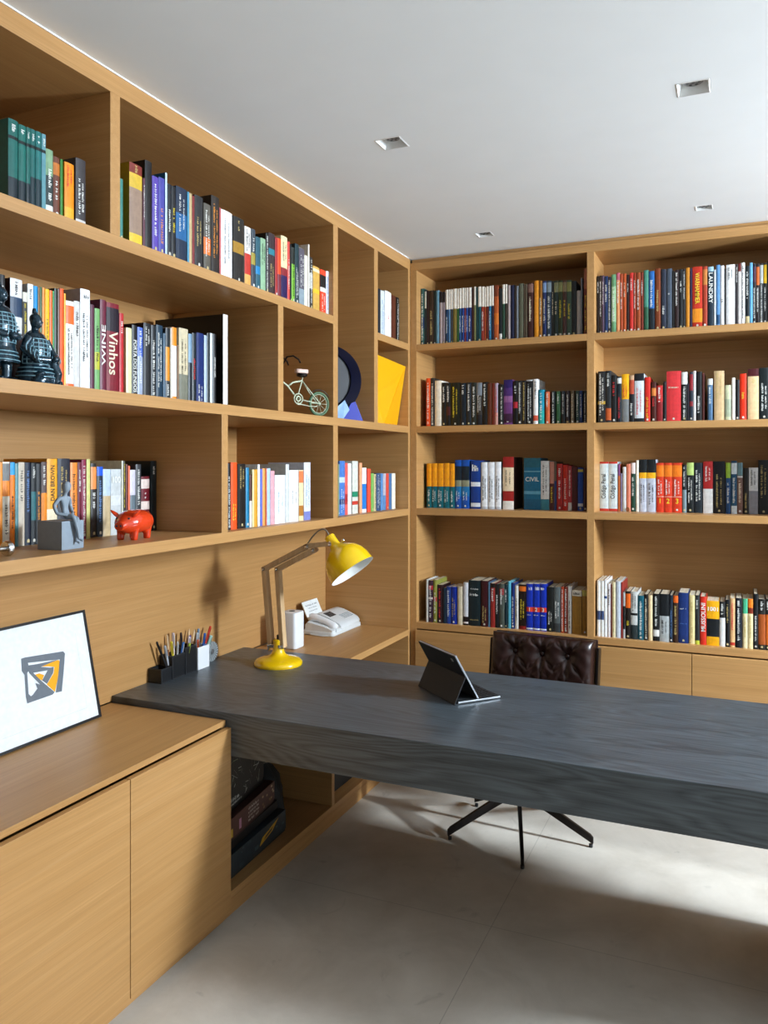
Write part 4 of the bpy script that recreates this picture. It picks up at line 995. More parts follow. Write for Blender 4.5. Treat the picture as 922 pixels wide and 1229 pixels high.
# ------------------------------------------------------------------ things
DZ = .7105          # desk top
PZ = .6865          # cabinet and phone shelf top
def xz(p, y): return (p[0], y, p[1])
def rotm(axis_from, axis_to): return Vector(axis_from).rotation_difference(Vector(axis_to)).to_matrix().to_4x4()

# desk lamp -------------------------------------------------------
LX, LY = -.182, -1.055
lp = thing('desk_lamp', 'yellow jointed desk lamp with pale wooden arms on the dark desk', 'lamp', (LX, LY, DZ))
def rel(x, z, dy=0): return (x-LX, dy, z-DZ)
MB().lathe([(.101,0),(.1035,.006),(.102,.014),(.092,.023),(.070,.030),(.046,.036),(.031,.046),(.0245,.060),(.0225,.085),(.0225,.104),(.019,.108),(.004,.108)], 48).build('base', M['yellow'], lp, smooth=True)
MB().lathe([(.007,.108),(.007,.125),(.003,.127)], 12).build('pivot_pin', M['black'], lp, smooth=True)
E1, E2 = (-.248, 1.115), (-.183, 1.117); D1, D2 = (-.217, .792), (-.158, .792)
K1, K2 = (-.036, 1.221), (-.006, 1.206); NK = (.074, 1.236)
def arm(a, b, w=.021, d=.030, dy=0, name='arm'):
    mb = MB(); mb.bar(rel(*a, dy), rel(*b, dy), d, w, up=(0,0,1) if abs(b[0]-a[0]) > abs(b[1]-a[1]) else (1,0,0), ext=.008)
    return mb.build(name, M['lampwood'], lp, bevel=.002)
arm(D1, E1, name='lower_arm'); arm(D2, E2, name='lower_arm'); arm(E1, K1, name='upper_arm'); arm(E2, K2, name='upper_arm'); arm(K1, NK, .02, .026, name='head_arm')
for p, r in ((E1,.0075),(E2,.006),(D1,.007),(D2,.007),(K1,.009),(K2,.007),(NK,.010)):
    q = Vector(rel(*p)); MB().lathe([(r*.6,-.024),(r,-.022),(r,.022),(r*.6,.024)], 14, Matrix.Translation(q) @ Matrix.Rotation(PI/2, 4, 'X')).build('joint_screw', M['chrome'], lp, smooth=True)
br = MB().bar(rel(-.226,.790), rel(-.150,.790), .040, .016, up=(0,0,1)); br.bar(rel(-.222,.795), rel(-.232,.765), .010, .010, up=(1,0,0))
br.build('bracket', M['chrome'], lp, bevel=.002)
A0 = Vector((.064, 0, 1.262)); A1 = Vector((.170, 0, 1.126)); ax = (A1-A0).normalized(); ln_ = (A1-A0).length
xf = Matrix.Translation(Vector((A0.x-LX, 0, A0.z-DZ))) @ rotm((0,0,1), ax)
prof = [(.006,-.006),(.020,-.004),(.0225,0),(.0225,.040),(.028,.052),(.052,.066),(.074,.084),(.089,.108),(.0965,.135),(.1005,ln_)]
MB().lathe(prof, 56, xf, cap=False).build('lamp_shade', M['yellow'], lp, smooth=True)
MB().lathe([(r-.0025, z+.001) for r, z in prof[3:-1]] + [(.0985, ln_), (.1008, ln_+.0008)], 56, xf, cap=False).build('shade_lining', M['enamel_white'], lp, smooth=True)
MB().lathe([(.012,.05),(.014,.075),(.028,.10),(.030,.118),(.022,.137),(.004,.144)], 24, xf).build('bulb', M['enamel_white'], lp, smooth='all')
kn = MB().tube([Vector((.118-LX, -.01, 1.232-DZ)), Vector((.136-LX, -.02, 1.252-DZ))], .004, 10); kn.ball(Vector((.138-LX,-.021,1.254-DZ)), .006)
kn.build('switch', M['chrome'], lp, smooth=True)
cp = []
for s in range(15):
    u = s/14; P0, P1, P2, P3 = [Vector(rel(*q)) for q in ((-.042,1.226),(.0,1.290),(.045,1.318),(.062,1.266))]
    cp.append(P0*(1-u)**3 + P1*3*u*(1-u)**2 + P2*3*u*u*(1-u) + P3*u**3)
MB().tube(cp, .0032, 8).build('cord', M['cable'], lp, smooth='all')

# white router ----------------------------------------------------
def rbox(mb, x0, x1, y0, y1, z0, z1, r, n=5, xf=None, edge=.004):
    def ring(z, k):
        pts = []
        for cx, cy, a in ((x1-r,y1-r,0),(x0+r,y1-r,PI/2),(x0+r,y0+r,PI),(x1-r,y0+r,1.5*PI)):
            for i in range(n+1):
                b = a + PI/2*i/n; pts.append((cx+(r-k)*math.cos(b), cy+(r-k)*math.sin(b), z))
        return pts
    return mb.loft([ring(z0, edge), ring(z0+edge, 0), ring(z1-edge, 0), ring(z1-edge*.3, edge*.3), ring(z1, edge)], True, xf)
t = thing('wireless_router', 'white upright rounded box behind the yellow lamp on the oak shelf', 'router', (-.345, -.66, PZ))
rbox(MB(), -.044, .044, -.046, .046, 0, .173, .016).build('body', M['white_plastic'], t, smooth=True)
MB().lathe([(.013,.1735),(.015,.1745),(.013,.1752),(.004,.1745)], 20).build('top_vent', M['darkgrey'], t, smooth=True)

# fax telephone ---------------------------------------------------
fx = thing('fax_machine', 'pale grey fax telephone with corded handset and paper on corner shelf', 'telephone', (-.27, -.385, PZ))
def prof_extrude(prof, y0, y1, taper=0):
    mb = MB(); n = len(prof)
    rings = []
    cx = sum(p[0] for p in prof)/n; cz = sum(p[1] for p in prof)/n
    for y, k in ((y0, .94), (y0+.008, 1), (y1-.03, 1), (y1-.012, 1-taper*.4), (y1, 1-taper)):
        rings.append([(cx+(p[0]-cx)*k, y, max(0.002, cz+(p[1]-cz)*k)) for p in prof])
    return mb.loft(rings)
rbox(MB(), -.185, .005, 0, .335, 0, .022, .02).build('base_plate', M['fax'], fx, smooth=True)
prof = [(.004,.020),(.006,.034),(-.004,.048),(-.03,.060),(-.07,.076),(-.11,.091),(-.135,.096),(-.155,.090),(-.165,.07),(-.165,.02)]
prof_extrude(prof, .095, .335, .22).build('body', M['fax'], fx, smooth=True)
# cradle and handset along the near side
prof_extrude([(.0,.02),(.0,.032),(-.06,.05),(-.15,.066),(-.165,.05),(-.165,.02)], .004, .093).build('cradle', M['fax'], fx, smooth=True)
hp = [Vector((.002,.044,.038)), Vector((-.018,.044,.048)), Vector((-.055,.044,.066)), Vector((-.105,.044,.081)), Vector((-.14,.044,.085)), Vector((-.162,.044,.078))]
hb = MB().tube(hp, [.014,.019,.0145,.0145,.019,.014], 14, flat=1.15); hs = hb.build('handset', M['white_plastic'], fx, smooth='all')
sl = Vector((-.107, 0, .042)).normalized(); up_ = Vector((.042,0,.107)).normalized()
def on_slope(s, y, e): # point on sloping top, s from the front edge
    a, b = Vector((-.03,0,.060)), Vector((-.11,0,.091)); p = a + (b-a)*s
    d = (b-a).normalized(); nrm = Vector((-d.z,0,d.x)); nrm = nrm if nrm.z > 0 else -nrm
    p = p + nrm*e; return (p.x, y, p.z)
def slope_panel(mb, s0, s1, y0, y1, e0, e1):
    v = [on_slope(s, y, e) for e in (e0, e1) for s, y in ((s0,y0),(s1,y0),(s1,y1),(s0,y1))]
    return mb.add(v, [(3,2,1,0),(4,5,6,7),(0,1,5,4),(1,2,6,5),(2,3,7,6),(3,0,4,7)])
dp = slope_panel(MB(), .55, 1.05, .115, .185, -.001, .0015).build('display', M['black'], fx)
lbm = MB(); lbm.col = lin('a9aeb0')
for k in range(3):
    v, f = squiggle(.05, .006, random.Random(k))
    lbm.add([on_slope(.65+.17*k - y*10, .150+x, .0022) for x, y in v], f)
lbm.build('display_print', M['art'], dp, fixn=False)
kb = MB()
for r in range(4):
    for c in range(6): slope_panel(kb, .02+r*.12, .10+r*.12, .20+c*.018, .213+c*.018, -.001, .0016)
kb.build('keypad', M['glassy'], fx)
sh = MB(); sh.col = lin('e8eae8')
def on_sheet(u, w, e=0): return (-.150 - .045*w + e, .008 + .165*u + .02*w, .088 + .070*w + e*.6)
sh.add([on_sheet(0,0),on_sheet(1,0),on_sheet(1,1),on_sheet(0,1)] + [on_sheet(0,0,-.004),on_sheet(1,0,-.004),on_sheet(1,1,-.004),on_sheet(0,1,-.004)], [(0,1,2,3),(7,6,5,4),(0,4,5,1),(1,5,6,2),(2,6,7,3),(3,7,4,0)])
sh.col = lin('6a7074')
for k in range(3):
    v, f = squiggle(.13 if k == 0 else .10, .010 if k == 0 else .006, random.Random(40+k))
    sh.add([on_sheet(.5+x/.175, .72-.2*k + y/.08, .0006) for x, y in v], f)
sh.build('paper_sheet', M['art'], fx, fixn=False)
cc = [Vector((.0,.046,.046)) , Vector((.008,.03,.02)), Vector((.0,.012,.006)), Vector((-.05,-.008,.004)), Vector((-.12,-.006,.004)), Vector((-.16,.02,.01))]
MB().tube(cc, .003, 8).build('handset_cord', M['fax'], fx, smooth='all')

# pen organiser, cup, pens ----------------------------------------
def open_box(mb, x0, x1, y0, y1, z0, z1, w=.004):
    mb.box(x0,x1,y0,y1,z0,z0+w); mb.box(x0,x0+w,y0,y1,z0+w,z1); mb.box(x1-w,x1,y0,y1,z0+w,z1); mb.box(x0+w,x1-w,y0,y0+w,z0+w,z1); mb.box(x0+w,x1-w,y1-w,y1,z0+w,z1)
    return mb
po = thing('pen_organiser', 'black leather pen organiser of three stepped boxes against the oak panel', 'pen holder', (-.465, -1.395, DZ))
for y0, y1, h, n in ((-.112,-.046,.056,'low_tray'), (-.045,.036,.093,'middle_box'), (.037,.110,.110,'tall_box')):
    o = open_box(MB(), -.031, .031, y0, y1, 0, h).build(n, M['leather_black'], po, bevel=.0012)
    st = MB(); e = .0004
    for a, b in (((.0315,y0+.003,.003),(.0315,y1-.003,.003)), ((.0315,y0+.003,h-.003),(.0315,y1-.003,h-.003)), ((.0315,y0+.003,.003),(.0315,y0+.003,h-.003)), ((-.029,y0-e,h-.003),(.029,y0-e,h-.003))):
        st.tube([a, b], .0006, 6)
    st.build('stitching', M['darkgrey'], o)
wc = tag(open_box(MB(), -.030, .030, -.040, .040, 0, .093, .003).build('pen_cup', M['white_plastic'], bevel=.0015), 'white square pen cup at the end of the black pen organiser', 'pen holder')
wc.location = (-.463, -1.237, DZ)
PENS = [ # foot (x,y), tip (x,y,z), colour, radius, label
 (-.455,-1.425,-.470,-1.490,.868,'1a1a1c',.0042,'black pen leaning farthest left out of the organiser','cap'),
 (-.450,-1.430,-.462,-1.452,.846,'b9bcc2',.0050,'silver pen second from left in the organiser','clip'),
 (-.446,-1.410,-.452,-1.424,.858,'ead23a',.0052,'yellow highlighter pen in middle box of organiser','cap'),
 (-.452,-1.390,-.446,-1.392,.852,'dcdcd8',.0036,'thin white pen in middle box of organiser','clip'),
 (-.480,-1.400,-.488,-1.405,.880,'8a5a3a',.0038,'brown pencil at back of middle organiser box','tip'),
 (-.470,-1.385,-.478,-1.380,.882,'d9c3c0',.0056,'pale pink pen standing tall in middle organiser box','clip'),
 (-.455,-1.378,-.448,-1.352,.842,'3f7ac8',.0046,'blue pen leaning right in middle organiser box','clip'),
 (-.447,-1.348,-.440,-1.322,.832,'c8dc50',.0050,'lime green pen at front edge of tall organiser box','cap'),
 (-.470,-1.335,-.478,-1.330,.874,'3a2a2c',.0042,'dark maroon pen at back of tall organiser box','cap'),
 (-.455,-1.325,-.452,-1.310,.856,'ead8dc',.0046,'whitish pen in tall organiser box beside purple one','clip'),
 (-.460,-1.310,-.462,-1.292,.856,'5a4a9a',.0046,'purple pen in tall organiser box','clip'),
 (-.475,-1.305,-.482,-1.270,.878,'2a2a30',.0038,'thin black pencil behind purple pen in organiser','tip'),
 (-.468,-1.300,-.470,-1.250,.872,'e8dcb0',.0044,'cream pencil leaning right out of tall organiser box','tip'),
 (-.448,-1.258,-.440,-1.268,.836,'e8622a',.0040,'orange pen at near left of white pen cup','cap'),
 (-.462,-1.248,-.468,-1.235,.856,'d0dae4',.0052,'pale blue pen standing in white pen cup','clip'),
 (-.474,-1.230,-.484,-1.205,.866,'7a98b8',.0050,'steel blue pen at back of white pen cup','clip'),
 (-.458,-1.225,-.456,-1.198,.848,'2f6ac8',.0046,'bright blue pen in white pen cup','cap'),
 (-.466,-1.222,-.462,-1.150,.868,'e0402a',.0048,'red pen leaning far right out of white pen cup','cap'),
 (-.456,-1.218,-.450,-1.162,.832,'b8dcd0',.0068,'thick pale green marker leaning in white pen cup','cap')]
for fx_, fy_, tx, ty, tz, c, r, lab, kind in PENS:
    a, b = Vector((fx_, fy_, DZ+.006)), Vector((tx, ty, tz)); d = (b-a)
    mb = MB(); mb.col = lin(c)
    mb.tube([a, a+d*.06, a+d*.62], [r*.4, r, r], 10)
    ob = mb.build('pencil' if kind == 'tip' else 'pen', M['art'], smooth=True)
    tag(ob, lab, 'pencil' if kind == 'tip' else 'pen', 'pens in the pen holders')
    cb_ = MB(); cb_.col = tuple(x*.75 for x in lin(c)) if kind != 'tip' else lin('d8b890')
    if kind == 'tip': cb_.tube([a+d*.621, a+d*.93, b], [r, r, r*.2], 10)
    else:
        cb_.tube([a+d*.621, a+d*.98, b], [r*1.12, r*1.12, r*.7], 10)
        s = Vector((1,-.3,0)).normalized()*r*1.5
        cb_.col = lin('c8ccd0') if kind == 'clip' else tuple(x*.6 for x in lin(c))
        cb_.bar(a+d*.66+s, a+d*.95+s, .002, .0015)
    cb_.build('point' if kind == 'tip' else 'pen_cap', M['art'], ob, smooth=True)
dl = thing('desk_ornament', 'round grey ribbed disc standing behind the white pen cup', 'ornament', (-.478, -1.125, DZ+.042))
MB().lathe([(.004,-.007),(.042,-.007),(.044,-.004),(.044,.004),(.042,.007),(.004,.007)], 40, Matrix.Rotation(PI/2, 4, 'Y')).build('ribbed_disc', M['dial'], dl, smooth=True)
MB().lathe([(.002,-.009),(.010,-.009),(.011,.009),(.002,.009)], 20, Matrix.Rotation(PI/2, 4, 'Y')).build('hub', M['alu'], dl, smooth=True)

# framed picture --------------------------------------------------
fr = thing('framed_picture', 'white picture in thin black frame leaning on the oak cabinet', 'picture', (-.41, -1.854, PZ))
UPV = Vector((-.077,0,.366)).normalized(); NV = Vector((.366,0,.077)).normalized()
def FP(w, h, d=0): p = UPV*h + NV*d; return (p.x, -w, p.z + .002)
def fslab(mb, w0, w1, h0, h1, d0, d1):
    v = [FP(w,h,d) for d in (d0,d1) for w,h in ((w0,h0),(w1,h0),(w1,h1),(w0,h1))]
    return mb.add(v, [(3,2,1,0),(4,5,6,7),(0,1,5,4),(1,2,6,5),(2,3,7,6),(3,0,4,7)])
FW, FH = .50, .372
mb = MB(); b_ = .0085
fslab(mb, 0, FW, 0, b_, -.018, .004); fslab(mb, 0, FW, FH-b_, FH, -.018, .004); fslab(mb, 0, b_, b_, FH-b_, -.018, .004); fslab(mb, FW-b_, FW, b_, FH-b_, -.018, .004)
mb.build('frame', M['frame_black'], fr)
ar = MB(); ar.col = lin('eceff2'); fslab(ar, b_, FW-b_, b_, FH-b_, -.012, 0)
def poly(c, pts, d): ar.col = lin(c); ar.add([FP(w,h,d) for w,h in pts], [tuple(range(len(pts)))])
ar.build('picture_sheet', M['art'], fr)
pm = MB()
G = [[(0.29, 0.2641), (0.274, 0.2648), (0.1199, 0.2514), (0.1138, 0.2432), (0.1182, 0.2305), (0.1392, 0.2284), (0.2669, 0.246), (0.2895, 0.2382)], [(0.29, 0.2641), (0.2669, 0.246), (0.2656, 0.2241), (0.2752, 0.2156), (0.282, 0.1508), (0.2691, 0.1346), (0.2924, 0.1237), (0.2936, 0.1453), (0.2865, 0.2118), (0.2943, 0.2265)], [(0.1388, 0.2305), (0.1138, 0.2432), (0.1289, 0.1921), (0.1511, 0.1255), (0.1766, 0.1277), (0.1546, 0.1802)], [(0.2926, 0.1365), (0.2617, 0.1455), (0.2186, 0.143), (0.182, 0.1291), (0.1913, 0.1249), (0.2924, 0.1237)], [(0.2708, 0.2253), (0.2565, 0.2154), (0.2279, 0.1803), (0.1816, 0.1312), (0.1967, 0.1263), (0.2351, 0.1712), (0.2676, 0.2137)], [(0.2684, 0.2377), (0.234, 0.2342), (0.1448, 0.2296), (0.2199, 0.2221), (0.1828, 0.2114), (0.1688, 0.2103), (0.1753, 0.1918), (0.2061, 0.1639), (0.2227, 0.179), (0.1953, 0.2054), (0.2548, 0.2107), (0.2715, 0.2211)], [(0.2503, 0.1771), (0.2153, 0.1596), (0.1981, 0.1333), (0.2735, 0.14), (0.2457, 0.1586)]]
Og = [[(0.2275, 0.2252), (0.145, 0.2283), (0.1405, 0.2219), (0.1599, 0.168), (0.1789, 0.1305), (0.2066, 0.1618), (0.1726, 0.1911), (0.166, 0.2097), (0.1876, 0.216)], [(0.248, 0.2034), (0.229, 0.2033), (0.2115, 0.1938), (0.2227, 0.179), (0.2324, 0.1857)]]
from mathutils.geometry import tessellate_polygon
def flat_poly(mb, c, pts, d):
    mb.col = lin(c); tr = tessellate_polygon([[Vector((w,h,0)) for w,h in pts]])
    mb.add([FP(w,h,d) for w,h in pts], [tuple(x) for x in tr])
for p in Og: flat_poly(pm, 'f2a81c', p, .0004)
for k, p in enumerate(G): flat_poly(pm, '6d747c', p, .0006 + k*.0001)
pm.col = lin('d4d8dc')
for a, b in (((.055,.045),(.055,.300)), ((.055,.045),(.40,.045))):
    w0, w1 = sorted((a[0], b[0])); h0, h1 = a[1], b[1]
    if w0 == w1: pm.add([FP(w0,h0,.0004),FP(w0+.0012,h0,.0004),FP(w0+.0012,h1,.0004),FP(w0,h1,.0004)], [(0,1,2,3)])
    else: pm.add([FP(w0,h0,.0004),FP(w1,h0,.0004),FP(w1,h0+.0012,.0004),FP(w0,h0+.0012,.0004)], [(0,1,2,3)])
pm.build('painted_strokes', M['art'], fr, fixn=False)

# tablet ----------------------------------------------------------
tb = thing('tablet_computer', 'black tablet propped on its folding cover with keyboard on the desk', 'tablet', (.698, -1.308, DZ), math.atan2(.655, -.756))
# local: x along the width (right to left seen from camera), -y... towards the keyboard is negative local y
W_ = .275
def tslab(mb, p0, p1, x0, x1, th):
    """slab between two points of the side profile (y', z), y' towards the keyboard"""
    a, b = Vector((0, -p0[0], p0[1])), Vector((0, -p1[0], p1[1])); d = (b-a).normalized(); n = Vector((0, d.z, -d.y))
    v = [Vector((x,0,0)) + p + n*e for e in (0, th) for x, p in ((x0,a),(x1,a),(x1,b),(x0,b))]
    return mb.add([tuple(q) for q in v], [(3,2,1,0),(4,5,6,7),(0,1,5,4),(1,2,6,5),(2,3,7,6),(3,0,4,7)])
B0, B1 = (.098, .0135), (.004, .176)
tslab(MB(), B0, B1, .001, W_-.001, .006).build('tablet_body', M['alu'], tb, bevel=.001)
mid = (B0[0]+(B1[0]-B0[0])*.52, B0[1]+(B1[1]-B0[1])*.52)
sc_ = MB(); d_ = Vector((0, -(B1[0]-B0[0]), B1[1]-B0[1])).normalized(); n_ = Vector((0, d_.z, -d_.y))
def off(p, e): q = Vector((0,-p[0],p[1])) + n_*e; return (-q.y, q.z)
side = -1 if off(B0, .001)[0] > B0[0] else 1   # which way the back is
tslab(MB(), off(mid, .0062*1), off(B1, .0062*1), 0, W_, .003).build('cover_flap', M['slate'], tb, bevel=.0008)
tslab(MB(), off(B0, -.0012), off(B1, -.0012), .008, W_-.008, .001).build('screen', M['screen'], tb)
tslab(MB(), off(mid, .0062), (-.002, .001), 0, W_, -.003).build('stand_flap', M['slate'], tb, bevel=.0008)
cam_ = MB().box(.018,.030,-.0005,.0008,-.006,.006, Matrix.Translation(Vector((0,-off(B1,.0092)[0]-.004,off(B1,.0092)[1]-.016))) @ rotm((0,0,1), d_))
cam_.build('camera_lens', M['alu'], tb)
MB().box(0, W_, -.190, .004, .0005, .0035).build('cover_base', M['slate'], tb, bevel=.0008)
kbd = MB().box(.002, W_-.002, -.189, -.012, .0038, .0095).build('keyboard', M['alu'], tb, bevel=.001)
MB().box(.004, W_-.004, -.187, -.014, .0096, .0108).build('keyboard_deck', M['slate'], kbd)
ks = MB()
for r in range(5):
    for c in range(13):
        ks.box(.010+c*.0197, .026+c*.0197, -.182+r*.0150, -.170+r*.0150, .0109, .0124)
ks.build('keys', M['black'], kbd, bevel=.0006, seg=1)

# office chair ----------------------------------------------------
ch = thing('office_chair', 'dark brown tufted leather swivel chair behind the desk', 'chair', (.76, -.66, 0), math.radians(-4))
def cushion(w, h, th, nu, nv, buttons, pitch):
    """tufted pad: x in [-w/2, w/2], y' in [0, h]; front bulges by th"""
    def f(u, v):
        ex = min(1, (1-abs(2*u/w))/.16); ey = min(1, (h/2-abs(v-h/2))/(h/2)/.22)
        e = math.sqrt(max(0, 1-(1-ex)**2))*math.sqrt(max(0, 1-(1-ey)**2))
        d = th*(.25+.75*e)
        for bx, by in buttons:
            r2 = (u-bx)**2+(v-by)**2; d -= .024*math.exp(-r2/.0011)
            for dx, dy in ((pitch*.5, pitch*.62), (-pitch*.5, pitch*.62), (pitch*.5, -pitch*.62), (-pitch*.5, -pitch*.62), (0, pitch*.8), (0,-pitch*.8)):
                L2 = math.hypot(dx, dy); px, py = u-bx, v-by
                s = (px*dx+py*dy)/L2
                if 0 < s < L2*1.15:
                    q = abs(px*dy-py*dx)/L2
                    q += .006*math.sin(s*70)
                    d -= .0075*math.exp(-(q/.0055)**2)*(1-s/(L2*1.15))**.5
        d += .0012*math.sin(u*90+v*40)*math.sin(v*70)
        return d
    mb = MB(); V = []
    for j in range(nv+1):
        for i in range(nu+1):
            u = -w/2+w*i/nu; v = h*j/nv; V.append((u, -f(u, v), v))
    F = [(j*(nu+1)+i, j*(nu+1)+i+1, (j+1)*(nu+1)+i+1, (j+1)*(nu+1)+i) for j in range(nv) for i in range(nu)]
    n0 = len(V); border = [i for i in range(nu+1)] + [(j)*(nu+1)+nu for j in range(1, nv+1)] + [nv*(nu+1)+i for i in range(nu-1, -1, -1)] + [j*(nu+1) for j in range(nv-1, 0, -1)]
    V += [(V[b][0], .035, V[b][2]) for b in border]
    m = len(border); F += [(border[k], border[(k+1)%m], n0+(k+1)%m, n0+k) for k in range(m)] + [tuple(n0+k for k in range(m))]
    return mb.add(V, F)
BW, BH = .47, .40
btn = [(bx, by) for by in (.125, .322) for bx in (-.118, .008, .124)]
bk = cushion(BW, BH, .055, 120, 100, btn, .19).build('backrest', M['leather'], ch, smooth='all')
bk.location = (.016, .245, .385); bk.rotation_euler = (math.radians(-9), 0, 0)
bt = MB()
for bx, by in btn: bt.ball((bx, -.034, by), .010, 14, 8, (1,.5,1))
bt.build('tuft_buttons', M['leather'], bk, smooth='all')
shell = MB()
shell.box(-BW/2-.004, BW/2+.004, .036, .052, .01, BH+.004)
shell.build('back_shell', M['leather'], bk, bevel=.006)
for s in (-1, 1):
    MB().box(s*(BW/2+.012)-.006, s*(BW/2+.012)+.006, .0, .05, .0, BH-.03).build('back_rail', M['steel'], bk, bevel=.003)
st = cushion(.48, .46, .06, 80, 70, [(bx, by) for by in (.11,.23,.35) for bx in (-.125,0,.125)], .125).build('seat', M['leather'], ch, smooth='all')
st.rotation_euler = (math.radians(-90), 0, 0); st.location = (.0, -.23, .42)
MB().box(-.2, .2, -.2, .2, .366, .384).build('seat_plate', M['steel'], ch, bevel=.004)
MB().box(-.03, .03, .17, .30, .34, .365).box(-.03,.03,.285,.31,.34,.52).build('back_bracket', M['steel'], ch, bevel=.004)
MB().lathe([(.028,.16),(.028,.30),(.022,.305),(.022,.366)], 24).build('column', M['steel'], ch, smooth=True)
MB().lathe([(.035,.145),(.04,.152),(.04,.200),(.034,.208),(.028,.210)], 28).build('hub', M['steel'], ch, smooth=True)
for k in range(5):
    a = math.radians(71+72*k+4); d = Vector((math.cos(a), math.sin(a), 0)); s = Vector((-d.y, d.x, 0))
    mb = MB(); rings = []
    for r, zt, hgt, hw in ((.02,.200,.040,.009),(.12,.149,.036,.008),(.30,.052,.030,.007),(.312,.040,.024,.006)):
        rings.append([tuple(d*r+s*x*hw+Vector((0,0,z))) for x, z in ((-1,zt-hgt),(1,zt-hgt),(1,zt),(-1,zt))])
    mb.loft(rings); lg = mb.build('leg', M['steel'], ch, bevel=.0015)
    MB().lathe([(.007,0),(.008,.003),(.008,.013),(.005,.0145)], 14, Matrix.Translation(d*.302)).build('foot_glide', M['black'], lg, smooth=True)

# warrior figurines -----------------------------------------------
def ellipse_loft(mb, rings, n=28):
    """rings of (cx, cy, z, rx, ry)"""
    return mb.loft([[(cx+rx*math.cos(2*PI*i/n), cy+ry*math.sin(2*PI*i/n), z) for i in range(n)] for cx, cy, z, rx, ry in rings])
def remesh(o, vox, smooth_it=3):
    m = o.modifiers.new('weld', 'REMESH'); m.mode = 'VOXEL'; m.voxel_size = vox; m.use_smooth_shade = True
    s = o.modifiers.new('soften', 'SMOOTH'); s.iterations = smooth_it; s.factor = .5
    me = ev_mesh(o, o.name); old = o.data; o.modifiers.clear(); o.data = me; bpy.data.meshes.remove(old)
    me.polygons.foreach_set('use_smooth', [True]*len(me.polygons))
    if not me.materials: me.materials.append(M['bronze'])
    return o
def head(mb, c, r):
    """oval head with brow, nose, cheeks, ears, hair and topknot; looks along +x"""
    x, y, z = c
    mb.ball(c, r, 20, 14, (.92,.82,1.12))
    mb.ball((x+r*.5,y,z-r*.45), r*.55, 14, 10, (.9,.9,.85))               # jaw
    mb.tube([(x+r*.86,y,z+r*.12),(x+r*1.1,y,z-r*.22),(x+r*.86,y,z-r*.28)], [r*.10,r*.17,r*.12], 8)    # nose
    mb.tube([(x+r*.72,y-r*.42,z+r*.18),(x+r*.88,y,z+r*.22),(x+r*.72,y+r*.42,z+r*.18)], r*.10, 8)      # brow
    mb.tube([(x+r*.86,y-r*.24,z-r*.52),(x+r*.95,y,z-r*.50),(x+r*.86,y+r*.24,z-r*.52)], r*.09, 8)      # mouth
    for s in (-1, 1): mb.ball((x-r*.02,y+s*r*.82,z-r*.05), r*.22, 10, 8, (.7,.4,1.3)); mb.ball((x+r*.78,y+s*r*.32,z-r*.02), r*.12, 10, 8)
    mb.ball((x-r*.12,y,z+r*.36), r*.92, 18, 12, (.98,.95,.85))            # hair
    mb.tube([(x-r*.25,y+r*.1,z+r*1.0),(x-r*.35,y+r*.12,z+r*1.5),(x-r*.32,y+r*.12,z+r*1.85)], [r*.42,r*.34,r*.26], 12)
def armour(parent, rings, lats, mers, a0, a1, rr, name='armour'):
    """raised lattice of armour plates following the torso"""
    mb = MB()
    def at(zf, a):
        for k in range(len(rings)-1):
            r0, r1 = rings[k], rings[k+1]
            if r0[2] <= zf <= r1[2]:
                t = (zf-r0[2])/(r1[2]-r0[2]); q = [r0[i]+(r1[i]-r0[i])*t for i in range(5)]
                return (q[0]+(q[3]+.0008)*math.cos(a), q[1]+(q[4]+.0008)*math.sin(a), zf)
    for z in lats: mb.tube([at(z, a0+(a1-a0)*i/24) for i in range(25)], rr, 6)
    for i in range(mers):
        a = a0+(a1-a0)*i/(mers-1); mb.tube([at(lats[0]+(lats[-1]-lats[0])*k/12, a) for k in range(13)], rr, 6)
    return mb.build(name, M['bronze_hi'], parent, smooth='all')
# kneeling archer
kw = thing('warrior_figurine', 'dark glazed kneeling warrior figurine with topknot, right one of the pair', 'figurine', (-.085, -2.440, ZB), math.radians(18))
kw.scale = (.96, .98, 1.09)
mb = MB(); TR = [(0,0,.042,.036,.040),(0,0,.060,.037,.041),(.003,0,.085,.034,.040),(.003,0,.110,.030,.038),(.001,0,.124,.022,.030),(0,0,.133,.011,.013)]
ellipse_loft(mb, TR)
ellipse_loft(mb, [(.0,0,.0,.045,.046),(.0,0,.012,.050,.050),(.0,0,.03,.046,.048),(0,0,.045,.037,.041)])
head(mb, (.004,0,.155), .0175); mb.tube([(0,0,.128),(.002,0,.145)], .010, 10)
mb.tube([(.01,.036,.112),(.02,.048,.085),(.045,.040,.062),(.058,.012,.066)], [.013,.012,.010,.008], 12)     # left arm across
mb.tube([(.005,-.036,.112),(.0,-.052,.085),(.030,-.044,.058),(.052,-.012,.060)], [.013,.012,.010,.008], 12)
mb.ball((.060,.004,.063), .0095, 12, 8, (1,1.3,.9))
mb.tube([(.005,.024,.045),(.040,.031,.052),(.047,.033,.030),(.045,.034,.006),(.060,.035,.005)], [.018,.017,.014,.012,.009], 14)   # raised knee
mb.tube([(.0,-.024,.03),(.040,-.030,.016),(.026,-.034,.010),(-.03,-.030,.012)], [.018,.016,.013,.010], 14)    # knee on the ground
rings = kw
o = remesh(mb.build('body', M['bronze'], kw), .0017, 2)
armour(kw, TR, [.050,.060,.070,.080,.090,.100,.110], 11, -1.9, 1.9, .0014)
for k, (r, z) in enumerate(((.047,.040),(.0495,.030),(.0515,.020))):
    MB().tube([(r*math.cos(a), r*1.0*math.sin(a), z) for a in [(-2.2+4.4*i/24) for i in range(25)]], .0016, 6).build('skirt_band', M['bronze_hi'], kw, smooth='all')
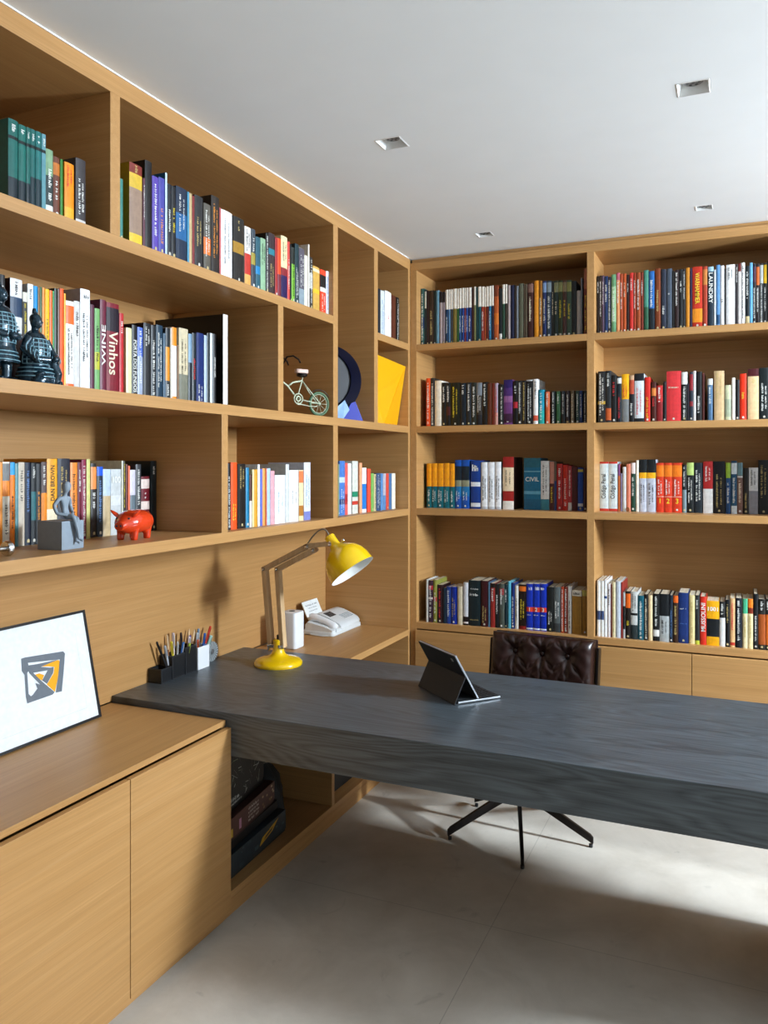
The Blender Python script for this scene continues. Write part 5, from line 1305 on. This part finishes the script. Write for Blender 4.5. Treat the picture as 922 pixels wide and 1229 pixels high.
for s in (-1, 1):
    for k in range(4):
        cx, cy, cz = .012+.010*k, s*(.0505-.002*k), .088-.009*k
        MB().torus((cx, cy*.98, cz), .0130-.0008*k, .0014, 'x', 16, 6).build('sleeve_band', M['bronze_hi'], kw, smooth='all')
rbox(MB(), -.048, .066, -.05, .05, 0, .004, .02, edge=.001).build('plinth', M['bronze'], kw, smooth=True)
# standing general
gw = thing('warrior_figurine', 'dark glazed standing warrior figurine cut by the left picture edge', 'figurine', (-.105, -2.535, ZB), math.radians(15))
gw.scale = (.97, .97, .97)
mb = MB(); TR2 = [(0,0,.095,.040,.043),(.002,0,.120,.037,.042),(.004,0,.150,.036,.042),(.002,0,.178,.033,.040),(0,0,.196,.024,.032),(0,0,.205,.012,.014)]
ellipse_loft(mb, TR2)
ellipse_loft(mb, [(0,0,.052,.048,.054),(0,0,.066,.046,.050),(0,0,.082,.042,.046),(0,0,.098,.038,.042)])
for s in (-1, 1):
    mb.tube([(0,s*.024,.07),(.003,s*.025,.035),(.0,s*.026,.006)], [.020,.015,.015], 14); mb.tube([(-.012,s*.026,.007),(.012,s*.027,.008),(.034,s*.029,.006)], [.012,.012,.008], 12)
    mb.tube([(0,s*.036,.186),(-.002,s*.054,.155),(.014,s*.052,.128),(.042,s*.024,.122)], [.014,.014,.011,.009], 12)
head(mb, (.004,0,.230), .0195); mb.tube([(0,0,.2),(.002,0,.218)], .0115, 10); mb.ball((.046,0,.121), .012, 12, 8, (1,1.5,.9))
remesh(mb.build('body', M['bronze'], gw), .0018, 2)
armour(gw, TR2, [.104,.115,.126,.137,.148,.159,.170,.180], 11, -1.8, 1.8, .0013)
for k, (r, z) in enumerate(((.0445,.080),(.047,.070),(.050,.058))):
    MB().tube([(r*math.cos(a), r*1.08*math.sin(a), z) for a in [(-2.6+5.2*i/28) for i in range(29)]], .0016, 6).build('skirt_band', M['bronze_hi'], gw, smooth='all')
for s in (-1, 1):
    for k in range(4): MB().torus((-.001+.004*k, s*.0535, .166-.010*k), .0148, .0014, 'z', 16, 6).build('sleeve_band', M['bronze_hi'], gw, smooth='all')
rbox(MB(), -.04, .055, -.055, .055, 0, .006, .015, edge=.001).build('plinth', M['bronze'], gw, smooth=True)

# seated figure on a cube -----------------------------------------
sf = thing('seated_sculpture', 'grey figure sculpture seated on a cube beside the red pig', 'sculpture', (-.106, -2.330, ZCs), math.radians(3))
cu = MB().box(-.042,.042,-.042,.042,0,.078).build('cube_pedestal', M['stone'], sf, bevel=.0008)
def skin_figure(name, nodes, edges, mat, parent, levels=2):
    me = bpy.data.meshes.new(name); me.from_pydata([n[0] for n in nodes], edges, []); me.materials.append(mat)
    o = bpy.data.objects.new(name, me); COL.objects.link(o)
    sm = o.modifiers.new('skin', 'SKIN'); sm.use_smooth_shade = True; sm.branch_smoothing = .3
    if not me.skin_vertices: me.skin_vertices.new()
    for i, n in enumerate(nodes):
        r = n[1]; me.skin_vertices[0].data[i].radius = r if isinstance(r, tuple) else (r, r)
    me.skin_vertices[0].data[0].use_root = True
    ss = o.modifiers.new('sub', 'SUBSURF'); ss.levels = levels; ss.render_levels = levels
    em = ev_mesh(o, name); bpy.data.objects.remove(o); bpy.data.meshes.remove(me)
    em.polygons.foreach_set('use_smooth', [True]*len(em.polygons))
    if not em.materials: em.materials.append(mat)
    o = bpy.data.objects.new(name, em); COL.objects.link(o); o.parent = parent
    return o
zb = .078
nodes = [((.012,0,zb+.012),(.011,.014)), ((.010,0,zb+.034),(.0085,.0115)), ((.012,0,zb+.056),(.0095,.015)), ((.014,0,zb+.068),(.0055,.009)), ((.016,0,zb+.0765),.0042),
 ((.018,0,zb+.085),(.0125,.0125)), ((.020,0,zb+.097),(.0145,.0140)), ((.019,0,zb+.109),(.0095,.0095)),
 ((.012,-.0185,zb+.063),.0066), ((.004,-.0300,zb+.042),.0058), ((.014,-.030,zb+.020),.0050), ((.036,-.010,zb+.016),.0042),
 ((.012,.0185,zb+.063),.0066), ((.008,.0265,zb+.042),.0058), ((.018,.024,zb+.022),.0050), ((.036,.006,zb+.018),.0042),
 ((.022,-.009,zb+.010),.0085), ((.050,-.006,zb+.014),.0066), ((.056,.002,zb-.024),.0052), ((.054,.010,zb-.050),.0036), ((.066,.013,zb-.056),.0028),
 ((.022,.009,zb+.010),.0085), ((.049,.010,zb+.006),.0066), ((.051,.008,zb-.030),.0050), ((.048,.006,zb-.056),.0036), ((.060,.007,zb-.062),.0028)]
edges = [(0,1),(1,2),(2,3),(3,4),(4,5),(5,6),(6,7),(2,8),(8,9),(9,10),(10,11),(2,12),(12,13),(13,14),(14,15),(0,16),(16,17),(17,18),(18,19),(19,20),(0,21),(21,22),(22,23),(23,24),(24,25)]
skin_figure('figure', nodes, edges, M['stone'], sf)

# red pig planter -------------------------------------------------
pg = thing('pig_planter', 'glossy orange red pig planter with hollow back on the left shelf', 'planter', (-.120, -2.022, ZCs), math.radians(-80))
pg.scale = (.92, 1.12, 1.03)
mb = MB()                                                       # looks along +x
n = 30
def ring(x, cz, ry, rz): return [(x, ry*math.cos(2*PI*i/n), cz+rz*math.sin(2*PI*i/n)) for i in range(n)]
mb.loft([ring(-.076,.052,.006,.006), ring(-.070,.052,.024,.022), ring(-.055,.053,.037,.033), ring(-.03,.053,.042,.037), ring(0,.053,.043,.037), ring(.025,.053,.041,.036), ring(.045,.052,.036,.033), ring(.060,.050,.029,.028), ring(.074,.047,.020,.019), ring(.083,.045,.0155,.014), ring(.088,.044,.0155,.014), ring(.0895,.044,.010,.009)])
for sx, sy in ((.034,.021),(.034,-.021),(-.044,.022),(-.044,-.022)):
    mb.tube([(sx,sy,.045),(sx+.002,sy,.022),(sx+.004,sy,.004),(sx+.004,sy,0)], [.0145,.0112,.0105,.0095], 14)
body = remesh(mb.build('body', M['redglaze'], pg), .0024, 3)
body.data.materials.clear(); body.data.materials.append(M['redglaze'])
# hollow back: cut the opening, keep a sunken bowl
cut = MB().ball((-.016, 0, .098), .034, 24, 14, (1.25,.86,.85)).build('cutter', M['redglaze'])
bo = body.modifiers.new('hollow', 'BOOLEAN'); bo.operation = 'DIFFERENCE'; bo.object = cut; bo.solver = 'EXACT'
me = ev_mesh(body, 'body'); old = body.data; body.modifiers.clear(); body.data = me; bpy.data.meshes.remove(old); bpy.data.objects.remove(cut)
me.polygons.foreach_set('use_smooth', [True]*len(me.polygons)); me.set_sharp_from_angle(angle=math.radians(50))
for s in (-1, 1):
    xe = Matrix.Translation((.046, s*.025, .072)) @ Matrix.Rotation(-s*math.radians(48), 4, 'X') @ Matrix.Rotation(math.radians(12), 4, 'Y')
    MB().loft([[(rx*math.cos(2*PI*i/16), ry*math.sin(2*PI*i/16), z) for i in range(16)] for z, rx, ry in ((-.006,.006,.004),(0,.011,.005),(.010,.013,.0045),(.020,.009,.003),(.027,.003,.0015))], True, xe).build('ear', M['redglaze'], pg, smooth='all')
    MB().ball((.0905, s*.006, .045), .0028, 8, 6, (.5,1,1.3)).build('nostril', M['bronze'], pg, smooth='all')
    MB().ball((.0655, s*.0185, .066), .0032, 10, 8).build('eye', M['bronze'], pg, smooth='all')
MB().tube([(-.075,0,.06),(-.084,.003,.066),(-.086,.008,.073),(-.081,.008,.077),(-.078,.003,.073)], [.005,.004,.0035,.003,.002], 10).build('tail', M['redglaze'], pg, smooth='all')

# chrome stopper at the shelf's left end --------------------------
cs = thing('metal_ornament', 'small chrome knobbed ornament cut by the left picture edge', 'ornament', (-.085, -2.535, ZCs))
MB().lathe([(.003,-.012),(.017,-.011),(.0195,-.004),(.0195,.002),(.014,.006),(.006,.008)], 28, Matrix.Translation((0,.012,.0196)) @ Matrix.Rotation(-PI/2, 4, 'X')).build('disc_foot', M['chrome'], cs, smooth=True)
MB().lathe([(.006,-.035),(.0065,0)], 16, Matrix.Translation((0,0,.0196)) @ Matrix.Rotation(-PI/2, 4, 'X')).build('stem', M['chrome'], cs, smooth=True)
MB().ball((0,-.038,.0196), .0194, 20, 12).build('knob', M['black'], cs, smooth='all')

# miniature bicycle -----------------------------------------------
bc = thing('miniature_bicycle', 'miniature green beaded wire bicycle in a cubby of the left bookcase', 'model bicycle', (-.020, -.985, ZB), math.atan2(-.89, -.45))
WR = .0525
def bw(x):
    o = MB().torus((x,0,WR), WR-.0055, .0055, 'y', 40, 10).build('wheel', M['bikegreen'], bc, smooth='all')
    sp = MB().torus((x,0,WR), WR-.0125, .0012, 'y', 32, 6)
    for k in range(10):
        a = 2*PI*k/10; sp.tube([(x,0,WR),(x+(WR-.011)*math.cos(a),0,WR+(WR-.011)*math.sin(a))], .0008, 5)
    sp.ball((x,0,WR), .0065, 12, 8, (1,1.6,1)); sp.build('spokes', M['bikeframe'], o, smooth='all')
bw(.004); bw(.262)
fm = MB()
HD, BBk, SP, TJ, RW, FWc = (.196,0,.142), (.115,0,.070), (.090,0,.146), (.160,0,.118), (.004,0,WR), (.262,0,WR)
fm.tube([HD, TJ, BBk], .0036, 8)
fm.tube([TJ, (.135,0,.136), (.112,0,.140), SP], .0034, 8)
fm.tube([SP, BBk], .0026, 8); fm.tube([(.085,0,.172), SP], .0026, 8)
for s in (-1, 1):
    fm.tube([SP, (.05,s*.007,.10), (.004,s*.009,WR)], .0022, 8); fm.tube([BBk, (.06,s*.008,.060), (.004,s*.009,WR)], .0020, 8)
    fm.tube([(.205,s*.002,.128), (.212,s*.009,.118), (.262,s*.009,WR)], .0025, 8)
fm.build('frame', M['bikeframe'], bc, smooth='all')
bd = MB()
for A, B_ in ((HD, TJ), (TJ, BBk)):
    A, B_ = Vector(A), Vector(B_)
    for k in range(5): bd.ball(A.lerp(B_, (k+.5)/5), .0046, 8, 6)
for p in ((.147,0,.127),(.135,0,.135),(.122,0,.139),(.106,0,.142)): bd.ball(p, .0044, 8, 6)
bd.build('beads', M['bikeframe'], bc, smooth='all')
hd = MB().tube([HD, (.188,0,.185), (.185,0,.205)], .0032, 8)
for s in (-1, 1): hd.tube([(.185,0,.205), (.178,s*.022,.236), (.158,s*.038,.240), (.135,s*.044,.226), (.128,s*.046,.212)], .0036, 8)
hd.build('handlebar', M['steel'], bc, smooth='all')
sd = MB(); rbox(sd, .062, .124, -.016, .016, .176, .193, .014, edge=.003); sd.build('seat', M['pinkwhite'], bc, smooth=True)
MB().lathe([(.012,.160),(.022,.164),(.024,.172),(.020,.1755)], 18, Matrix.Translation((.09,0,0))).build('seat_springs', M['steel'], bc, smooth=True)
ck = MB().torus((.115,.010,.068), .021, .0026, 'y', 28, 8); ck.torus((.115,.010,.068), .010, .003, 'y', 20, 8)
ck.tube([(.115,.010,.047),(.06,.010,.040),(.02,.010,.040)], .0018, 6); ck.tube([(.115,-.012,.068),(.095,-.016,.050)], .002, 6); ck.box(.082,.102,-.026,-.014,.045,.050)
ck.build('crank', M['bikeframe'], bc, smooth=True)
MB().torus((.004,0,WR), WR+.007, .0022, 'y', 16, 6, math.radians(45), math.radians(150)).build('mudguard', M['steel'], bc, smooth='all')

# blue disc sculpture ---------------------------------------------
ds = thing('disc_sculpture', 'round grey and navy blue painted metal sculpture in tall narrow cubby', 'sculpture', (-.04, -.53, ZB), math.atan2(-.7071, -.7071))
# local x runs back and to the left along the disc, local +y faces the room
def circ(cx, cz, r, y, n=64, a0=0, a1=2*PI): return [(cx+r*math.cos(a0+(a1-a0)*i/n), y, cz+r*math.sin(a0+(a1-a0)*i/n)) for i in range(n)]
# navy hoop, wider at the right: outer ring and offset inner ring
n = 64; o1, i1 = circ(.172,.1925,.164,-.020), circ(.190,.197,.132,-.020); o2, i2 = circ(.172,.1925,.164,.024), circ(.190,.197,.138,.004)
MB().loft([o1, o2, i2, i1, o1], cap=False).build('navy_hoop', M['navy'], ds, smooth=True)
MB().loft([circ(.190,.197,.137,-.016), circ(.190,.197,.137,-.006)]).build('grey_disc', M['disc_grey'], ds, smooth=True)
MB().prism([(0,0),(.105,0),(.062,.085),(.040,.094)], -.030, .030, Matrix(((1,0,0,0),(0,0,-1,0),(0,1,0,0),(0,0,0,1)))).build('blue_foot', M['cobalt'], ds, bevel=.001)
MB().loft([[(.071,y,.053),(.105,y+.012,.010),(.150,y+.016,.014),(.138,y+.010,.062),(.095,y,.098)] for y in (.032,.036)]).build('pale_blue_plate', M['lightblue'], ds, bevel=.0008)

# yellow folded sculpture -----------------------------------------
ys = thing('folded_sculpture', 'angular yellow folded metal sculpture in corner cubby of left bookcase', 'sculpture', (0, 0, ZB))
zz = ZB
A_ = (-.052, -.402, 2.121-zz); B_ = (-.012, -.036, 2.086-zz); C_ = (-.022, -.095, 2.014-zz); D_ = (-.030, -.281, .003); E_ = (-.060, -.040, .003)
F_ = (-.20, -.034, 2.14-zz); G_ = (-.24, -.395, 2.120-zz); H_ = (-.22, -.37, .003); I_ = (-.20, -.05, .003); J_ = (-.045, -.375, 1.90-zz); K_ = (-.06, -.38, .003)
ym = MB(); ym.add([A_,B_,C_,D_,E_,F_,G_,H_,I_,J_,K_], [(0,9,3,2,1),(1,2,3,4),(1,4,8,5),(9,10,3),(0,6,7,10,9),(6,5,8,7),(3,10,7,8,4)])
yo = ym.build('folded_sheet', M['amber'], ys)
sm_ = yo.modifiers.new('thick', 'SOLIDIFY'); sm_.thickness = .003; sm_.offset = -1
# game boxes and bag under the desk -------------------------------
NZ = .0797
def game_box(name, label, loc, rz, w, d, h, c, lidc, marks, cat='box'):
    """w along y (the long front), d into the shelf, front at local x = 0"""
    t = thing(name, label, cat, loc, rz, 'game boxes stacked under the desk')
    t1 = MB(); t1.col = lin(c); t1.box(-d, 0, 0, w, 0, h*.45); b = t1.build('box_tray', M['print'], t, bevel=.0012)
    t2 = MB(); t2.col = lin(lidc); t2.box(-d-.002, .002, -.002, w+.002, h*.12, h); l = t2.build('box_lid', M['print'], t, bevel=.0012)
    mk = MB()
    marks(mk, w, h)
    mk.build('printed_panel', M['print'], l, fixn=False)
    return t
def quad(mb, c, y0, y1, z0, z1, e=.0026): mb.col = lin(c); mb.add([(e,y0,z0),(e,y1,z0),(e,y1,z1),(e,y0,z1)], [(0,1,2,3)])
def m1(mb, w, h):
    rnd = random.Random(5)
    mb.col = lin('c89a2a'); mb.add([(.0026,w*.50,h*.30),(.0026,w*.74,h*.55),(.0026,w*.86,h*.92),(.0026,w*.66,h*.72),(.0026,w*.56,h*.62)], [(0,1,2,3,4)])
    mb.col = lin('22282c'); mb.add([(.003,w*.58,h*.45),(.003,w*.72,h*.60),(.003,w*.76,h*.74),(.003,w*.62,h*.58)], [(0,1,2,3)])
    for k in range(16):
        y = w*rnd.uniform(.05,.97); z = h*rnd.uniform(.18,.9); s = rnd.uniform(.003,.016)
        quad(mb, rnd.choice(['2a3a44','34464e','1a2226','465a62']), y, min(w,y+s*2), z, min(h*.98,z+s), .0028)
def m2(mb, w, h):
    rnd = random.Random(9)
    quad(mb, 'c8a23a', w*.13, w*.19, h*.18, h*.55); quad(mb, 'c890b0', w*.30, w*.34, h*.25, h*.7)
    mb.col = lin('e0d4c8')
    for k in range(4):
        v, f = squiggle(w*.2, h*.13, rnd); mb.add([(.0028, w*.57+x, h*(.8-.18*k)+y) for x, y in v], f)
    for k in range(14):
        y = w*rnd.uniform(.74,.97); z = h*rnd.uniform(.15,.85); quad(mb, rnd.choice(['8a6a4a','b89a78','5a4030','c8b090']), y, min(w,y+.012), z, min(h*.97,z+.008), .0027+.0001*(k%3))
def m3(mb, w, h):
    pass
def m4(mb, w, h):
    rnd = random.Random(21)
    for k in range(46):
        y = w*rnd.uniform(.04,.9); z = h*rnd.uniform(.12,.88); a = rnd.uniform(0,PI); L_ = rnd.uniform(.006,.028); t_ = rnd.uniform(.001,.003)
        mb.col = lin(rnd.choice(['9aa09a','c8ccc8','6a7468','7a8a6a','b0b4ac']))
        dy, dz = math.cos(a)*L_, math.sin(a)*L_
        pts = [(y-dy,z-dz),(y+dy,z+dz),(y+dy-t_*math.sin(a),z+dz+t_),(y-dy-t_*math.sin(a),z-dz+t_)]
        mb.add([(.0027+.0001*(k%4), min(w*.98,max(.002,p)), min(h*.97,max(h*.13,q))) for p, q in pts], [(0,1,2,3)])
    v, f = squiggle(w*.34, .016, rnd); mb.col = lin('d8dcd8'); mb.add([(.0032, w*.30+x, h*.16+.01+y) for x, y in v], f)
    v, f = squiggle(w*.30, .009, rnd); mb.add([(.0032, w*.36+x, h*.13+y) for x, y in v], f)
game_box('game_box', 'dark slate game box with gold emblem at bottom of the stack', (-.045, -1.62, NZ), math.radians(3), .43, .30, .086, '20282e', '28343c', m1)
game_box('game_box', 'flat black game box second from bottom under brown one', (-.062, -1.63, NZ+.0865), math.radians(5), .43, .30, .036, '101113', '141517', m3)
game_box('game_box', 'brown game box with pale printing third up in the stack', (-.050, -1.655, NZ+.123), math.radians(7), .44, .30, .082, '3a241e', '5a3a32', m2)
game_box('game_box', 'black game box with white scribbled drawings on top of stack', (-.075, -1.66, NZ+.2055), math.radians(8), .41, .28, .205, '0a0b0c', '0c0e0f', m4)
bg = thing('cloth_bag', 'crumpled black cloth bag slumped beside the game boxes', 'bag', (-.23, -1.115, NZ))
mb = MB(); rnd = random.Random(3); n = 40
rings = []
for k, (z, rx, ry) in enumerate(((0,.085,.080),(.012,.10,.092),(.05,.102,.095),(.11,.092,.085),(.17,.075,.07),(.21,.05,.045),(.235,.03,.026),(.262,.045,.036))):
    rings.append([((rx*(1+.10*math.sin(5*a+k*.9)+.05*math.sin(11*a+k)))*math.cos(a), (ry*(1+.10*math.sin(4*a+k*1.3)+.05*math.sin(9*a-k)))*math.sin(a), z) for a in [2*PI*i/n for i in range(n)]])
mb.loft(rings).build('bag_body', M['slate'], bg, smooth='all')
MB().torus((0,0,.232), .030, .003, 'z', 24, 8).build('drawstring', M['cable'], bg, smooth='all')
nb = thing('storage_box', 'dark navy storage box in the shelf unit beyond the divider', 'box', (-.06, -.86, NZ), 0)
t1 = MB(); t1.box(-.30, 0, 0, .30, 0, .20); t1.build('box_body', M['slate'], nb, bevel=.003)
t2 = MB(); t2.box(-.304, .004, -.004, .304, .2005, .235); t2.build('box_lid', plain('navy_card', '26365a', .6, var=.3, scale=12), nb, bevel=.003)
rg = tag(MB().torus((0,0,0), .0085, .0016, 'x', 26, 8).build('brass_ring', plain('aged_brass', '8a6a34', .4, .7, var=.2), smooth='all'), 'small round brass ring leaning on books at third back-wall shelf', 'ring')
rg.location = (1.108, .1575, ZCs+.0101); rg.rotation_euler = (0, 0, PI/2)
# ------------------------------------------------------------------ light and camera
def area(name, loc, size, size_y, energy, color, rot):
    l = bpy.data.lights.new(name, 'AREA'); l.shape = 'RECTANGLE'; l.size = size; l.size_y = size_y; l.energy = energy; l.color = color
    o = bpy.data.objects.new(name, l); COL.objects.link(o); o.location = loc; o.rotation_euler = rot
    return o
# daylight at the two covered openings of the right wall (area lights stand before the added sheets, facing -x)
RX = (0, math.radians(90), 0)
area('daylight_high_window', (4.34, sum(W3[:2])/2, sum(W3[2:])/2), W3[3]-W3[2]-.06, W3[1]-W3[0]-.06, 260, (.77,.89,1.0), RX)
area('daylight_wide_window', (4.34, sum(W2[:2])/2, sum(W2[2:])/2), W2[3]-W2[2]-.1, W2[1]-W2[0]-.1, 25, (.81,.915,1.0), RX)
# low sun through the narrow opening
sl_ = bpy.data.lights.new('sun', 'SUN'); sl_.energy = 5.5; sl_.angle = math.radians(2.0); sl_.color = (.82,.92,1.0)
so = bpy.data.objects.new('sun', sl_); COL.objects.link(so); so.location = (6, -1.5, 3)
so.rotation_euler = Vector((-1, .10, -.305)).to_track_quat('-Z', 'Y').to_euler()
w = bpy.data.worlds.new('sky'); SC.world = w; w.use_nodes = True
bgn = w.node_tree.nodes['Background']; bgn.inputs['Color'].default_value = (.75,.86,1,1); bgn.inputs['Strength'].default_value = 1.0

cd = bpy.data.cameras.new('camera'); cam = bpy.data.objects.new('camera', cd); COL.objects.link(cam)
cam.location = (.401877*4, -4.0, .3894*4); cam.rotation_euler = (PI/2, 0, .414863)
cd.sensor_fit = 'AUTO'; cd.sensor_width = 36; cd.lens = 961.78/1229*36; cd.shift_y = -(614.5-558.82)/1229; cd.shift_x = 0
cd.clip_start = .05
SC.camera = cam
SC.view_settings.view_transform = 'Standard'; SC.view_settings.look = 'None'; SC.view_settings.gamma = 1; SC.view_settings.use_curve_mapping = False
SC.view_settings.exposure = 0.0
SC.cycles.max_bounces = 8; SC.cycles.diffuse_bounces = 3; SC.cycles.glossy_bounces = 3; SC.cycles.caustics_reflective = False; SC.cycles.caustics_refractive = False
SC.cycles.sample_clamp_indirect = 6
